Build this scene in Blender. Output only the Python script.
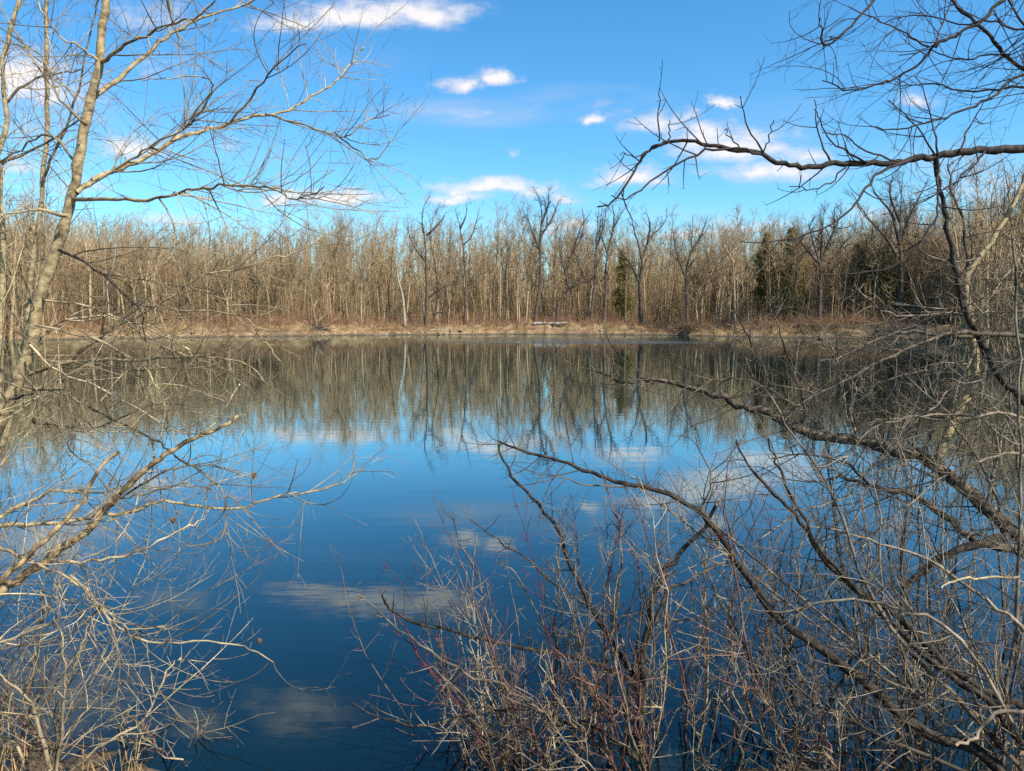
import bpy, math, random
import numpy as np
from mathutils import Vector

for o in list(bpy.data.objects):
    bpy.data.objects.remove(o)
sc = bpy.context.scene
COL = sc.collection
rnd = random.Random(11)
npr = np.random.default_rng(5)

# ------------------------------------------------------------------ camera
FPX, CX, CY, HORIZON, EYE = 745.0, 512.0, 385.5, 318.0, 2.5
PITCH = math.atan((CY - HORIZON) / FPX)
cd = bpy.data.cameras.new('camera')
cam = bpy.data.objects.new('camera', cd)
COL.objects.link(cam)
cam.location = (0, 0, EYE)
cam.rotation_euler = (math.pi / 2 - PITCH, 0, 0)
cd.sensor_width = 36.0
cd.lens = 36.0 * FPX / 1024.0
cd.clip_start = 0.05
cd.clip_end = 9000
sc.camera = cam

# ------------------------------------------------------------------ light
SUN_EL, SUN_AZ = math.radians(46), math.radians(128)      # azimuth clockwise from +Y
sun_dir = Vector((math.sin(SUN_AZ) * math.cos(SUN_EL), math.cos(SUN_AZ) * math.cos(SUN_EL), math.sin(SUN_EL)))
sd = bpy.data.lights.new('sun', 'SUN')
sd.energy = 5.0
sd.angle = math.radians(0.5)
sd.color = (1.0, 0.94, 0.85)
so = bpy.data.objects.new('sun', sd)
COL.objects.link(so)
so.rotation_euler = sun_dir.to_track_quat('Z', 'Y').to_euler()
SKY_STRENGTH, SKY_SAT, SKY_VAL = 0.0857, 1.27, 1.0

sc.view_settings.view_transform = 'Standard'
sc.view_settings.look = 'None'
sc.view_settings.gamma = 1
sc.view_settings.exposure = 0.78
sc.render.engine = 'CYCLES'
sc.cycles.use_denoising = False
sc.cycles.use_adaptive_sampling = False
sc.cycles.max_bounces = 5
sc.cycles.diffuse_bounces = 2
sc.cycles.glossy_bounces = 3
sc.cycles.sample_clamp_indirect = 2.0
sc.cycles.sample_clamp_direct = 6.0
sc.cycles.caustics_reflective = False
sc.cycles.caustics_refractive = False


def ray(px, py):
    r = Vector(((px - CX) / FPX, 0, 0))
    up = (CY - py) / FPX
    return Vector((r.x, math.cos(PITCH) + up * math.sin(PITCH), -math.sin(PITCH) + up * math.cos(PITCH)))


def at(px, py, d):
    """The point the photo shows at this pixel, d metres in front of the lens."""
    return Vector((0, 0, EYE)) + ray(px, py) * d


def on_level(px, py, z=0.0):
    r = ray(px, py)
    return Vector((0, 0, EYE)) + r * ((z - EYE) / r.z)


# ------------------------------------------------------------------ world: sky and clouds
world = bpy.data.worlds.new('World')
sc.world = world
world.use_nodes = True
nt = world.node_tree
for n in list(nt.nodes):
    nt.nodes.remove(n)


def node(tree, typ, **kw):
    n = tree.nodes.new(typ)
    for k, v in kw.items():
        setattr(n, k, v)
    return n


def wire(tree, a, b):
    tree.links.new(a, b)


def mth(tree, op, a, b=None, c=None, clamp=False):
    n = node(tree, 'ShaderNodeMath', operation=op, use_clamp=clamp)
    for i, v in enumerate((a, b, c)):
        if v is None:
            continue
        if hasattr(v, 'is_linked'):
            wire(tree, v, n.inputs[i])
        else:
            n.inputs[i].default_value = v
    return n.outputs[0]


out = node(nt, 'ShaderNodeOutputWorld')
sky = node(nt, 'ShaderNodeTexSky', sky_type='NISHITA', sun_disc=False, sun_elevation=SUN_EL, sun_rotation=SUN_AZ,
           altitude=200, air_density=1.0, dust_density=1.0, ozone_density=2.5)
hs = node(nt, 'ShaderNodeHueSaturation')
hs.inputs['Saturation'].default_value = SKY_SAT
hs.inputs['Value'].default_value = SKY_VAL
hs.inputs['Hue'].default_value = 0.5
wire(nt, sky.outputs[0], hs.inputs['Color'])
bg = node(nt, 'ShaderNodeBackground')
bg.inputs[1].default_value = SKY_STRENGTH
tint = node(nt, 'ShaderNodeMix', data_type='RGBA', blend_type='MULTIPLY')
tint.inputs[0].default_value = 1
tint.inputs[7].default_value = (1.0, 1.47, 1.5, 1)
wire(nt, hs.outputs[0], tint.inputs[6])
wire(nt, tint.outputs[2], bg.inputs[0])

tc = node(nt, 'ShaderNodeTexCoord')
sx = node(nt, 'ShaderNodeSeparateXYZ')
wire(nt, tc.outputs['Generated'], sx.inputs[0])
yy = mth(nt, 'MAXIMUM', sx.outputs['Y'], 0.02)
u0 = mth(nt, 'DIVIDE', sx.outputs['X'], yy)
v0 = mth(nt, 'DIVIDE', sx.outputs['Z'], yy)
uv0 = node(nt, 'ShaderNodeCombineXYZ')
wire(nt, u0, uv0.inputs[0])
wire(nt, v0, uv0.inputs[1])
na = node(nt, 'ShaderNodeTexNoise')
na.inputs['Scale'].default_value = 14
na.inputs['Detail'].default_value = 6
na.inputs['Roughness'].default_value = 0.62
wire(nt, uv0.outputs[0], na.inputs['Vector'])
nsep = node(nt, 'ShaderNodeSeparateColor')
wire(nt, na.outputs['Color'], nsep.inputs[0])
u = mth(nt, 'MULTIPLY_ADD', mth(nt, 'SUBTRACT', nsep.outputs[0], 0.5), 0.10, u0)
v = mth(nt, 'MULTIPLY_ADD', mth(nt, 'SUBTRACT', nsep.outputs[1], 0.5), 0.035, v0)
nb = node(nt, 'ShaderNodeTexNoise')
nb.inputs['Scale'].default_value = 34
nb.inputs['Detail'].default_value = 5
nb.inputs['Roughness'].default_value = 0.68
mp = node(nt, 'ShaderNodeMapping')
mp.inputs['Scale'].default_value = (0.6, 1.5, 1)
wire(nt, uv0.outputs[0], mp.inputs[0])
wire(nt, mp.outputs[0], nb.inputs['Vector'])

CLOUDS = [  # pixel centre, half width, half height, density
    (350, 18, 75, 13, 1), (420, 15, 55, 13, 1), (295, 27, 50, 11, .8),
    (461, 86, 24, 7, 1), (494, 80, 18, 8, 1), (470, 113, 60, 7, .28), (575, 103, 45, 5, .2), (620, 116, 60, 4, .3),
    (598, 119, 12, 6, .9), (655, 122, 40, 11, .8), (690, 118, 20, 7, .7), (727, 103, 13, 5, .8), (513, 151, 6, 4, .5),
    (705, 142, 45, 15, .95), (740, 150, 55, 14, .95), (775, 172, 70, 11, .75), (800, 158, 40, 8, .7),
    (630, 178, 38, 9, .9), (655, 184, 20, 6, .7),
    (330, 197, 62, 8, 1), (285, 200, 35, 7, .8), (495, 189, 60, 8, 1), (452, 198, 40, 6, .8), (566, 199, 22, 6, .8), (565, 226, 30, 7, .8),
    (20, 82, 60, 24, 1), (60, 95, 40, 14, .7), (133, 150, 32, 12, .85), (20, 170, 40, 9, .6), (80, 185, 40, 8, .5), (225, 145, 18, 8, .4),
    (915, 101, 20, 7, .8), (690, 236, 50, 6, .6), (745, 228, 50, 8, .6), (165, 224, 40, 8, .6), (150, 20, 40, 14, .5),
    (985, 190, 60, 14, .5), (880, 215, 60, 10, .4), (160, 70, 25, 9, .4),
]
MIRRORED = [(300, 706, 62, 26, .75), (195, 718, 30, 22, .7), (60, 690, 120, 60, .6), (640, 760, 60, 20, .4), (900, 700, 80, 30, .5)]
field = None


def add_cloud(cu, cv, hw, hh, dens):
    global field
    du = mth(nt, 'MULTIPLY', mth(nt, 'SUBTRACT', u, cu), 1 / hw)
    dv = mth(nt, 'SUBTRACT', v, cv)
    dv = mth(nt, 'MAXIMUM', mth(nt, 'MULTIPLY', dv, 1 / (hh * 1.25)), mth(nt, 'MULTIPLY', dv, -1 / (hh * 0.8)))
    r2 = mth(nt, 'MULTIPLY_ADD', du, du, mth(nt, 'MULTIPLY', dv, dv))
    f = mth(nt, 'MULTIPLY', mth(nt, 'SUBTRACT', 1.25, mth(nt, 'SQRT', r2)), dens)
    field = f if field is None else mth(nt, 'MAXIMUM', field, f)


for (px, py, hw, hh, dn) in CLOUDS:
    d = ray(px, py)
    add_cloud(d.x / d.y, d.z / d.y, hw / FPX / d.y * 1.15, hh / FPX / d.y * 1.25, dn)
for (px, py, hw, hh, dn) in MIRRORED:
    d = ray(px, py)
    add_cloud(d.x / d.y, -d.z / d.y, hw / FPX / d.y, hh / FPX / d.y * 1.2, dn)
field = mth(nt, 'MULTIPLY_ADD', mth(nt, 'SUBTRACT', nb.outputs[0], 0.5), 1.5, field)
front = mth(nt, 'MULTIPLY', sx.outputs['Y'], 8, clamp=True)
mask = node(nt, 'ShaderNodeMapRange', interpolation_type='SMOOTHSTEP')
mask.inputs[1].default_value = -0.05
mask.inputs[2].default_value = 1.15
wire(nt, field, mask.inputs[0])
nc = node(nt, 'ShaderNodeTexNoise')
nc.inputs['Scale'].default_value = 9
nc.inputs['Detail'].default_value = 5
mpc = node(nt, 'ShaderNodeMapping')
mpc.inputs['Scale'].default_value = (.5, 2.6, 1)
mpc.inputs['Rotation'].default_value = (0, 0, -.12)
wire(nt, uv0.outputs[0], mpc.inputs[0])
wire(nt, mpc.outputs[0], nc.inputs['Vector'])
wisp = None
for (px, py, hw, hh, dn) in ((470, 112, 130, 20, .9), (590, 100, 110, 22, .9), (640, 118, 110, 9, .8), (300, 60, 160, 40, .35), (70, 130, 150, 70, .7), (250, 165, 120, 40, .5), (760, 130, 150, 50, .5), (950, 170, 130, 50, .6), (560, 225, 500, 35, .45)):
    d = ray(px, py)
    a_ = mth(nt, 'MULTIPLY', mth(nt, 'SUBTRACT', u0, d.x / d.y), FPX * d.y / hw)
    b_ = mth(nt, 'MULTIPLY', mth(nt, 'SUBTRACT', v0, d.z / d.y), FPX * d.y / hh)
    g_ = mth(nt, 'MULTIPLY', mth(nt, 'SUBTRACT', 1.0, mth(nt, 'MULTIPLY_ADD', a_, a_, mth(nt, 'MULTIPLY', b_, b_))), dn)
    wisp = g_ if wisp is None else mth(nt, 'MAXIMUM', wisp, g_)
wsp = node(nt, 'ShaderNodeMapRange', interpolation_type='SMOOTHSTEP')
wire(nt, mth(nt, 'MULTIPLY', mth(nt, 'MAXIMUM', wisp, 0), mth(nt, 'MULTIPLY_ADD', nc.outputs[0], 2.4, -.6)), wsp.inputs[0])
wsp.inputs[1].default_value = 0.05
wsp.inputs[2].default_value = 1.1
thin = mth(nt, 'MULTIPLY', wsp.outputs[0], .55)
mk = mth(nt, 'MULTIPLY', mth(nt, 'MAXIMUM', mth(nt, 'MULTIPLY', mask.outputs[0], 0.93), thin), front)
ramp = node(nt, 'ShaderNodeValToRGB')
ramp.color_ramp.elements[0].position = 0.2
ramp.color_ramp.elements[0].color = (0.66, 0.67, 0.76, 1)
ramp.color_ramp.elements[1].position = 0.95
ramp.color_ramp.elements[1].color = (1.0, 0.95, 0.94, 1)
wire(nt, field, ramp.inputs[0])
bgc = node(nt, 'ShaderNodeBackground')
bgc.inputs[1].default_value = 0.62
wire(nt, ramp.outputs[0], bgc.inputs[0])
mixs = node(nt, 'ShaderNodeMixShader')
wire(nt, mk, mixs.inputs[0])
wire(nt, bg.outputs[0], mixs.inputs[1])
wire(nt, bgc.outputs[0], mixs.inputs[2])
wire(nt, mixs.outputs[0], out.inputs[0])


# ------------------------------------------------------------------ materials
def material(name, dark, light, scale=8.0, detail=5, rough=0.85, bump=0.0, bump_dist=0.01, vary=0.0, stretch=(1, 1, 1), lo=0.35, hi=0.65, world_scale=None, spec=0.25):
    m = bpy.data.materials.new(name)
    m.use_nodes = True
    t = m.node_tree
    b = t.nodes['Principled BSDF']
    b.inputs['Roughness'].default_value = rough
    b.inputs['Specular IOR Level'].default_value = spec
    g = node(t, 'ShaderNodeTexCoord')
    mpn = node(t, 'ShaderNodeMapping')
    mpn.inputs['Scale'].default_value = stretch
    wire(t, g.outputs['Object'], mpn.inputs[0])
    n = node(t, 'ShaderNodeTexNoise')
    n.inputs['Scale'].default_value = scale
    n.inputs['Detail'].default_value = detail
    n.inputs['Roughness'].default_value = 0.65
    wire(t, mpn.outputs[0], n.inputs['Vector'])
    fac = n.outputs[0]
    r = node(t, 'ShaderNodeValToRGB')
    r.color_ramp.elements[0].position = lo
    r.color_ramp.elements[1].position = hi
    r.color_ramp.elements[0].color = (*dark, 1)
    r.color_ramp.elements[1].color = (*light, 1)
    wire(t, fac, r.inputs[0])
    col = r.outputs[0]
    if vary > 0:
        oi = node(t, 'ShaderNodeObjectInfo')
        hv = node(t, 'ShaderNodeHueSaturation')
        val = mth(t, 'MULTIPLY_ADD', oi.outputs['Random'], 2 * vary, 1 - vary)
        if world_scale:
            geo = node(t, 'ShaderNodeNewGeometry')
            wn = node(t, 'ShaderNodeTexNoise')
            wn.inputs['Scale'].default_value = world_scale
            wn.inputs['Detail'].default_value = 1
            mp2 = node(t, 'ShaderNodeMapping')
            mp2.inputs['Scale'].default_value = (1, 1, .05)
            wire(t, geo.outputs['Position'], mp2.inputs[0])
            wire(t, mp2.outputs[0], wn.inputs['Vector'])
            val = mth(t, 'MULTIPLY', val, mth(t, 'MULTIPLY_ADD', wn.outputs[0], 1.6, 0.2))
        wire(t, val, hv.inputs['Value'])
        wire(t, col, hv.inputs['Color'])
        col = hv.outputs[0]
    wire(t, col, b.inputs['Base Color'])
    if bump > 0:
        bp = node(t, 'ShaderNodeBump')
        bp.inputs['Strength'].default_value = bump
        bp.inputs['Distance'].default_value = bump_dist
        wire(t, fac, bp.inputs['Height'])
        wire(t, bp.outputs[0], b.inputs['Normal'])
    return m


M = {}
M['tan_bark'] = material('tan_bark', (0.072, 0.052, 0.030), (0.385, 0.290, 0.153), 16, 9, bump=0.9, stretch=(1, 1, 1.5), lo=.33, hi=.60)
M['tan_twig'] = material('tan_twig', (0.077, 0.055, 0.034), (0.433, 0.333, 0.190), 7, 3, vary=.45, lo=.36, hi=.66)
M['pale_twig'] = material('pale_twig', (0.126, 0.095, 0.054), (0.414, 0.324, 0.199), 7, 3, lo=.36, hi=.66)
M['broken_bark'] = material('broken_bark', (0.051, 0.033, 0.018), (0.426, 0.300, 0.154), 15, 9, bump=0.9, stretch=(1, 1, .6), lo=.42, hi=.62)
M['grey_bark'] = material('grey_bark', (0.018, 0.014, 0.010), (0.162, 0.125, 0.082), 20, 8, bump=0.9, lo=.4, hi=.64)
M['dark_bark'] = material('dark_bark', (0.009, 0.007, 0.006), (0.067, 0.051, 0.036), 22, 8, bump=0.9, lo=.4, hi=.66)
M['grey_twig'] = material('grey_twig', (0.028, 0.021, 0.015), (0.223, 0.174, 0.121), 7, 3, vary=.6)
M['purple_twig'] = material('purple_twig', (0.018, 0.012, 0.013), (0.060, 0.042, 0.036), 8, 3)
M['red_twig'] = material('red_twig', (0.043, 0.019, 0.016), (0.198, 0.099, 0.074), 7, 3, vary=.4)
M['crimson_twig'] = material('crimson_twig', (0.060, 0.010, 0.017), (0.120, 0.030, 0.036), 8, 3)
M['straw_twig'] = material('straw_twig', (0.126, 0.095, 0.056), (0.322, 0.259, 0.161), 7, 3, vary=.3)
M['wood_trunk'] = material('wood_trunk', (0.150, 0.106, 0.059), (0.421, 0.306, 0.170), 2.5, 4, vary=.45, lo=.3, hi=.7)
M['wood_crown'] = material('wood_crown', (0.231, 0.156, 0.084), (0.421, 0.299, 0.167), 1.2, 3, vary=.3, lo=.3, hi=.7)
M['deep_wood'] = material('deep_wood', (0.218, 0.149, 0.077), (0.417, 0.294, 0.158), 1.2, 3, vary=.01, lo=.3, hi=.7, world_scale=.35)
M['dark_trunk'] = material('dark_trunk', (0.041, 0.030, 0.022), (0.129, 0.096, 0.067), 2.5, 4, lo=.3, hi=.7)
M['white_trunk'] = material('white_trunk', (0.187, 0.151, 0.108), (0.360, 0.310, 0.238), 1.6, 4, lo=.3, hi=.6)
M['brush'] = material('brush', (0.158, 0.081, 0.043), (0.389, 0.230, 0.128), .7, 4)
M['straw'] = material('straw', (0.230, 0.136, 0.054), (0.445, 0.301, 0.134), .9, 4)
M['cedar'] = material('cedar', (0.110, 0.096, 0.025), (0.220, 0.182, 0.055), 1.4, 4)
M['stone'] = material('stone', (0.173, 0.137, 0.097), (0.360, 0.302, 0.223), 5, 5, bump=.5)
M['log'] = material('log', (0.231, 0.197, 0.150), (0.449, 0.401, 0.326), 5, 5, bump=.5, stretch=(.3, 1, 1))
M['dead_leaf'] = material('dead_leaf', (0.056, 0.028, 0.016), (0.160, 0.088, 0.048), 40, 3)


def ground_material():
    m = bpy.data.materials.new('bank_ground')
    m.use_nodes = True
    t = m.node_tree
    b = t.nodes['Principled BSDF']
    b.inputs['Roughness'].default_value = .95
    b.inputs['Specular IOR Level'].default_value = .15
    geo = node(t, 'ShaderNodeNewGeometry')
    n1 = node(t, 'ShaderNodeTexNoise')
    n1.inputs['Scale'].default_value = .9
    n1.inputs['Detail'].default_value = 8
    n1.inputs['Roughness'].default_value = .7
    wire(t, geo.outputs['Position'], n1.inputs['Vector'])
    r = node(t, 'ShaderNodeValToRGB')
    e = r.color_ramp.elements
    e[0].position = .3
    e[0].color = (.07, .045, .028, 1)
    e[1].position = .72
    e[1].color = (.36, .245, .125, 1)
    k = e.new(.5)
    k.color = (.20, .13, .068, 1)
    wire(t, n1.outputs[0], r.inputs[0])
    s = node(t, 'ShaderNodeSeparateXYZ')
    wire(t, geo.outputs['Position'], s.inputs[0])
    wet = node(t, 'ShaderNodeMapRange')                  # mud that the water keeps wet, with an uneven edge
    wire(t, mth(t, 'MULTIPLY_ADD', n1.outputs[0], .5, s.outputs['Z']), wet.inputs[0])
    wet.inputs[1].default_value = .28
    wet.inputs[2].default_value = .52
    mx = node(t, 'ShaderNodeMix', data_type='RGBA')
    mx.inputs[6].default_value = (.075, .055, .038, 1)
    wire(t, wet.outputs[0], mx.inputs[0])
    wire(t, r.outputs[0], mx.inputs[7])
    wire(t, mx.outputs[2], b.inputs['Base Color'])
    n2 = node(t, 'ShaderNodeTexNoise')
    n2.inputs['Scale'].default_value = 5
    n2.inputs['Detail'].default_value = 6
    wire(t, geo.outputs['Position'], n2.inputs['Vector'])
    bp = node(t, 'ShaderNodeBump')
    bp.inputs['Strength'].default_value = .8
    bp.inputs['Distance'].default_value = .08
    wire(t, n2.outputs[0], bp.inputs['Height'])
    wire(t, bp.outputs[0], b.inputs['Normal'])
    return m


def water_material():
    m = bpy.data.materials.new('pond_water')
    m.use_nodes = True
    t = m.node_tree
    b = t.nodes['Principled BSDF']
    geo = node(t, 'ShaderNodeNewGeometry')
    s = node(t, 'ShaderNodeSeparateXYZ')
    wire(t, geo.outputs['Position'], s.inputs[0])

    def wave(scale, stretch, detail, rot):
        mp_ = node(t, 'ShaderNodeMapping')
        mp_.inputs['Scale'].default_value = stretch
        mp_.inputs['Rotation'].default_value = (0, 0, rot)
        wire(t, geo.outputs['Position'], mp_.inputs[0])
        n = node(t, 'ShaderNodeTexNoise')
        n.inputs['Scale'].default_value = scale
        n.inputs['Detail'].default_value = detail
        n.inputs['Roughness'].default_value = .5
        wire(t, mp_.outputs[0], n.inputs['Vector'])
        return n.outputs[0]
    small = wave(2.2, (.55, 1.5, 1), 3, .12)
    broad = wave(.35, (.5, 1.2, 1), 2, -.1)
    gust = wave(.035, (.35, 1.6, 1), 2, .05)
    # a breeze roughens strips of the far water
    gm = node(t, 'ShaderNodeMapRange', interpolation_type='SMOOTHSTEP')
    wire(t, gust, gm.inputs[0])
    gm.inputs[1].default_value = .54
    gm.inputs[2].default_value = .70
    yb = mth(t, 'ABSOLUTE', mth(t, 'SUBTRACT', s.outputs['Y'], 83))
    band = node(t, 'ShaderNodeMapRange', interpolation_type='SMOOTHSTEP')
    wire(t, mth(t, 'MULTIPLY_ADD', mth(t, 'SUBTRACT', gust, .5), 60, yb), band.inputs[0])
    band.inputs[1].default_value = 9
    band.inputs[2].default_value = 2
    xb = node(t, 'ShaderNodeMapRange', interpolation_type='SMOOTHSTEP')
    wire(t, mth(t, 'ABSOLUTE', mth(t, 'SUBTRACT', s.outputs['X'], 6)), xb.inputs[0])
    xb.inputs[1].default_value = 26
    xb.inputs[2].default_value = 8
    ruffle = mth(t, 'MULTIPLY', band.outputs[0], xb.outputs[0])
    strength = mth(t, 'MULTIPLY_ADD', mth(t, 'MAXIMUM', ruffle, mth(t, 'MULTIPLY', gm.outputs[0], .3)), 1.2, .8)
    h = mth(t, 'MULTIPLY', mth(t, 'MULTIPLY_ADD', small, .0015, mth(t, 'MULTIPLY', broad, .004)), strength)
    bp = node(t, 'ShaderNodeBump')
    bp.inputs['Strength'].default_value = 1
    bp.inputs['Distance'].default_value = 1
    wire(t, h, bp.inputs['Height'])
    wire(t, bp.outputs[0], b.inputs['Normal'])
    rough = mth(t, 'MULTIPLY_ADD', ruffle, .16, .02)
    t.nodes.remove(b)
    body = node(t, 'ShaderNodeBsdfDiffuse')
    body.inputs['Color'].default_value = (0.0012, 0.008, 0.011, 1)
    shine = node(t, 'ShaderNodeBsdfGlossy')
    shine.inputs['Color'].default_value = (0.84, 0.98, 1.0, 1)
    wire(t, rough, shine.inputs['Roughness'])
    wire(t, bp.outputs[0], shine.inputs['Normal'])
    fr = node(t, 'ShaderNodeFresnel')
    fr.inputs['IOR'].default_value = 1.35
    wire(t, bp.outputs[0], fr.inputs['Normal'])
    fac = mth(t, 'MINIMUM', mth(t, 'MULTIPLY_ADD', fr.outputs[0], 1.85, -.022), .76)
    ms = node(t, 'ShaderNodeMixShader')
    wire(t, fac, ms.inputs[0])
    wire(t, body.outputs[0], ms.inputs[1])
    wire(t, shine.outputs[0], ms.inputs[2])
    wire(t, ms.outputs[0], t.nodes['Material Output'].inputs['Surface'])
    return m


# ------------------------------------------------------------------ mesh helpers
class Tubes:
    def __init__(self):
        self.v, self.f, self.n = [], [], 0

    def add(self, pts, rad, sides=4):
        pts = np.asarray(pts, dtype=np.float64)
        rad = np.asarray(rad, dtype=np.float64)
        n = len(pts)
        t = np.empty_like(pts)
        t[1:-1] = pts[2:] - pts[:-2]
        t[0] = pts[1] - pts[0]
        t[-1] = pts[-1] - pts[-2]
        t /= np.sqrt((t * t).sum(1))[:, None] + 1e-12
        m = pts[-1] - pts[0]
        ref = np.zeros(3)
        ref[np.argmin(np.abs(m))] = 1.0
        a = np.cross(t, ref)
        a /= np.sqrt((a * a).sum(1))[:, None] + 1e-12
        b = np.cross(t, a)
        ang = np.arange(sides) * (2 * math.pi / sides)
        ring = pts[:, None, :] + rad[:, None, None] * (np.cos(ang)[None, :, None] * a[:, None, :] + np.sin(ang)[None, :, None] * b[:, None, :])
        self.v.append(ring.reshape(-1, 3))
        i = np.arange(n - 1)[:, None] * sides
        j = np.arange(sides)[None, :]
        k = (np.arange(sides)[None, :] + 1) % sides
        q = np.stack([i + j, i + sides + j, i + sides + k, i + k], -1).reshape(-1, 4) + self.n
        self.f.append(q)
        self.n += n * sides

    def arrays(self):
        if not self.v:
            return np.zeros((0, 3)), np.zeros((0, 4), dtype=np.int64)
        return np.concatenate(self.v), np.concatenate(self.f)

    def build(self, name, mat, parent=None, origin=None):
        v, f = self.arrays()
        if origin is not None:
            v = v - np.array(origin)[None, :]
        return mesh_object(name, v, f, mat, parent)


def mesh_data(name, v, f, mat, smooth=True):
    me = bpy.data.meshes.new(name)
    k = f.shape[1]
    me.vertices.add(len(v))
    me.vertices.foreach_set('co', np.ascontiguousarray(v, dtype=np.float32).ravel())
    me.loops.add(f.size)
    me.loops.foreach_set('vertex_index', np.ascontiguousarray(f, dtype=np.int32).ravel())
    me.polygons.add(len(f))
    me.polygons.foreach_set('loop_start', np.arange(0, f.size, k, dtype=np.int32))
    me.polygons.foreach_set('use_smooth', np.full(len(f), smooth, dtype=bool))
    me.materials.append(mat)
    me.update(calc_edges=True)
    return me


def link(name, data, parent=None):
    o = bpy.data.objects.new(name, data)
    COL.objects.link(o)
    if parent is not None:
        o.parent = parent
    return o


def mesh_object(name, v, f, mat, parent=None, smooth=True):
    return link(name, mesh_data(name, v, f, mat, smooth), parent)


def tag(o, label=None, cat=None, group=None, kind=None):
    if label:
        o['label'] = label
    if cat:
        o['category'] = cat
    if group:
        o['group'] = group
    if kind:
        o['kind'] = kind
    return o


def thing(name, loc, label, cat, group=None):
    o = link(name, None)
    o.location = loc
    return tag(o, label, cat, group)


def unit(v):
    return v / (math.sqrt(float(v @ v)) + 1e-12)


def rvec(R):
    while True:
        v = np.array([R.uniform(-1, 1), R.uniform(-1, 1), R.uniform(-1, 1)])
        l = v @ v
        if .01 < l < 1:
            return v / math.sqrt(l)


def wander(p, d, L, n, curl, up, R, bend=None):
    """A crooked path of length L: curl turns it at random, bend steadily, up lifts (or drops) it."""
    pts = [p]
    st = L / (n - 1)
    for i in range(n - 1):
        d = d + rvec(R) * curl
        if bend is not None:
            d = d + bend
        d[2] += up
        d = unit(d)
        p = p + d * st
        pts.append(p)
    return np.array(pts)


def sprout(T, path, rad, spec, R, lv=0, t0=.08, dens=1.0):
    """Side shoots along a path. spec rows: per metre, min len, max len, radius, tip radius, min angle, max angle, curl, up, bend, points, sides."""
    s = spec[lv]
    seg = path[1:] - path[:-1]
    sl = np.sqrt((seg * seg).sum(1))
    cum = np.concatenate([[0], np.cumsum(sl)])
    L = cum[-1]
    n = s[0] * dens * L
    n = int(n) + (R.random() < n - int(n))
    for _ in range(n):
        t = t0 + (1 - t0) * R.random()
        dist = t * L
        i = min(len(sl) - 1, int(np.searchsorted(cum, dist) - 1))
        w = (dist - cum[i]) / (sl[i] + 1e-9)
        p = path[i] + seg[i] * w
        r = rad[i] + (rad[i + 1] - rad[i]) * w
        tan = seg[i] / (sl[i] + 1e-9)
        a = math.radians(R.uniform(s[5], s[6]))
        pr = np.cross(tan, rvec(R))
        d = tan * math.cos(a) + unit(pr) * math.sin(a)
        ln = R.uniform(s[1], s[2]) * (1 - .45 * t)
        if R.random() < .25:
            ln *= .45
        bend = rvec(R) * (s[9] * R.random()) if s[9] else None
        r0 = min(r * .7, s[3] * (.6 + .7 * ln / s[2]))
        pth = wander(p, d, ln, s[10], s[7], s[8], R, bend)
        rr = np.linspace(r0, min(s[4], r0), s[10])
        T.add(pth, rr, s[11])
        if lv + 1 < len(spec):
            sprout(T, pth, rr, spec, R, lv + 1, .15, dens)


def smooth_path(pts, k=4):
    """Catmull-Rom through the points; each point is x, y, z, radius."""
    P = np.array(pts, dtype=float)
    P = np.vstack([2 * P[0] - P[1], P, 2 * P[-1] - P[-2]])
    o = []
    for i in range(1, len(P) - 2):
        for j in range(k):
            t = j / k
            o.append(.5 * (2 * P[i] + (P[i + 1] - P[i - 1]) * t + (2 * P[i - 1] - 5 * P[i] + 4 * P[i + 1] - P[i + 2]) * t * t
                           + (3 * P[i] - P[i - 1] - 3 * P[i + 1] + P[i + 2]) * t ** 3))
    o.append(P[-2])
    o = np.array(o)
    o[:, 3] = np.maximum(o[:, 3], .0008)
    return o[:, :3], o[:, 3]


def traced(px_pts, d0, d1, w0, w1, R, wob=.04, kink=.004, k=4):
    """A limb seen in the photo: pixels, its distance at either end and its width in pixels there, as a 3D path with radii."""
    n = len(px_pts)
    ph = R.uniform(0, 6)
    res = []
    for i, (x, y) in enumerate(px_pts):
        t = i / max(1, n - 1)
        d = d0 + (d1 - d0) * t + wob * math.sin(ph + 3.1 * t) * (0 if i == 0 else 1)
        q = at(x, y, d)
        w = w0 + (w1 - w0) * t ** .8
        res.append((q.x, q.y, q.z, max(.0012, w * d / FPX / 2)))
    p, r = smooth_path(res, k)
    r = r * (1 + npr.normal(0, .06, len(r)))
    if kink:
        p[1:] += npr.normal(0, kink, (len(p) - 1, 3))
    return p, r


# ------------------------------------------------------------------ the pond's outline and the ground
far_px = [(0, 340.5), (60, 339.5), (120, 338.5), (200, 337), (300, 335.8), (400, 334.8), (500, 334.2), (600, 334.4), (660, 335), (740, 336.5), (820, 338), (900, 339.5), (960, 341), (1024, 343)]
fp = [on_level(*q) for q in far_px]
FX = [-125, -112, -98, -80] + [q.x for q in fp] + [68, 80, 95, 110]
FY = [-30, 25, 55, 76] + [q.y for q in fp] + [66, 48, 15, -30]
NX = [-140, -40, -9, -3.6, -2.7, -2.1, -1.4, 0, 1.6, 3, 6, 12, 40, 140]
NY = [30, 9, 5.4, 4.45, 4.2, 3.95, 3.8, 3.8, 3.95, 4.0, 4.7, 6.0, 10, 30]


def wob(x, a=1.0):
    return .55 * np.sin(x * .31 + 1) + .35 * np.sin(x * .83 + 2.2) + .22 * np.sin(x * 1.93) + .12 * np.sin(x * 4.1 + .7)


def far_y(x):
    return np.interp(x, FX, FY) + wob(np.asarray(x))


def near_y(x):
    x = np.asarray(x)
    return np.interp(x, NX, NY) + .06 * np.sin(x * 5.0) + .04 * np.sin(x * 11 + 1)


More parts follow.
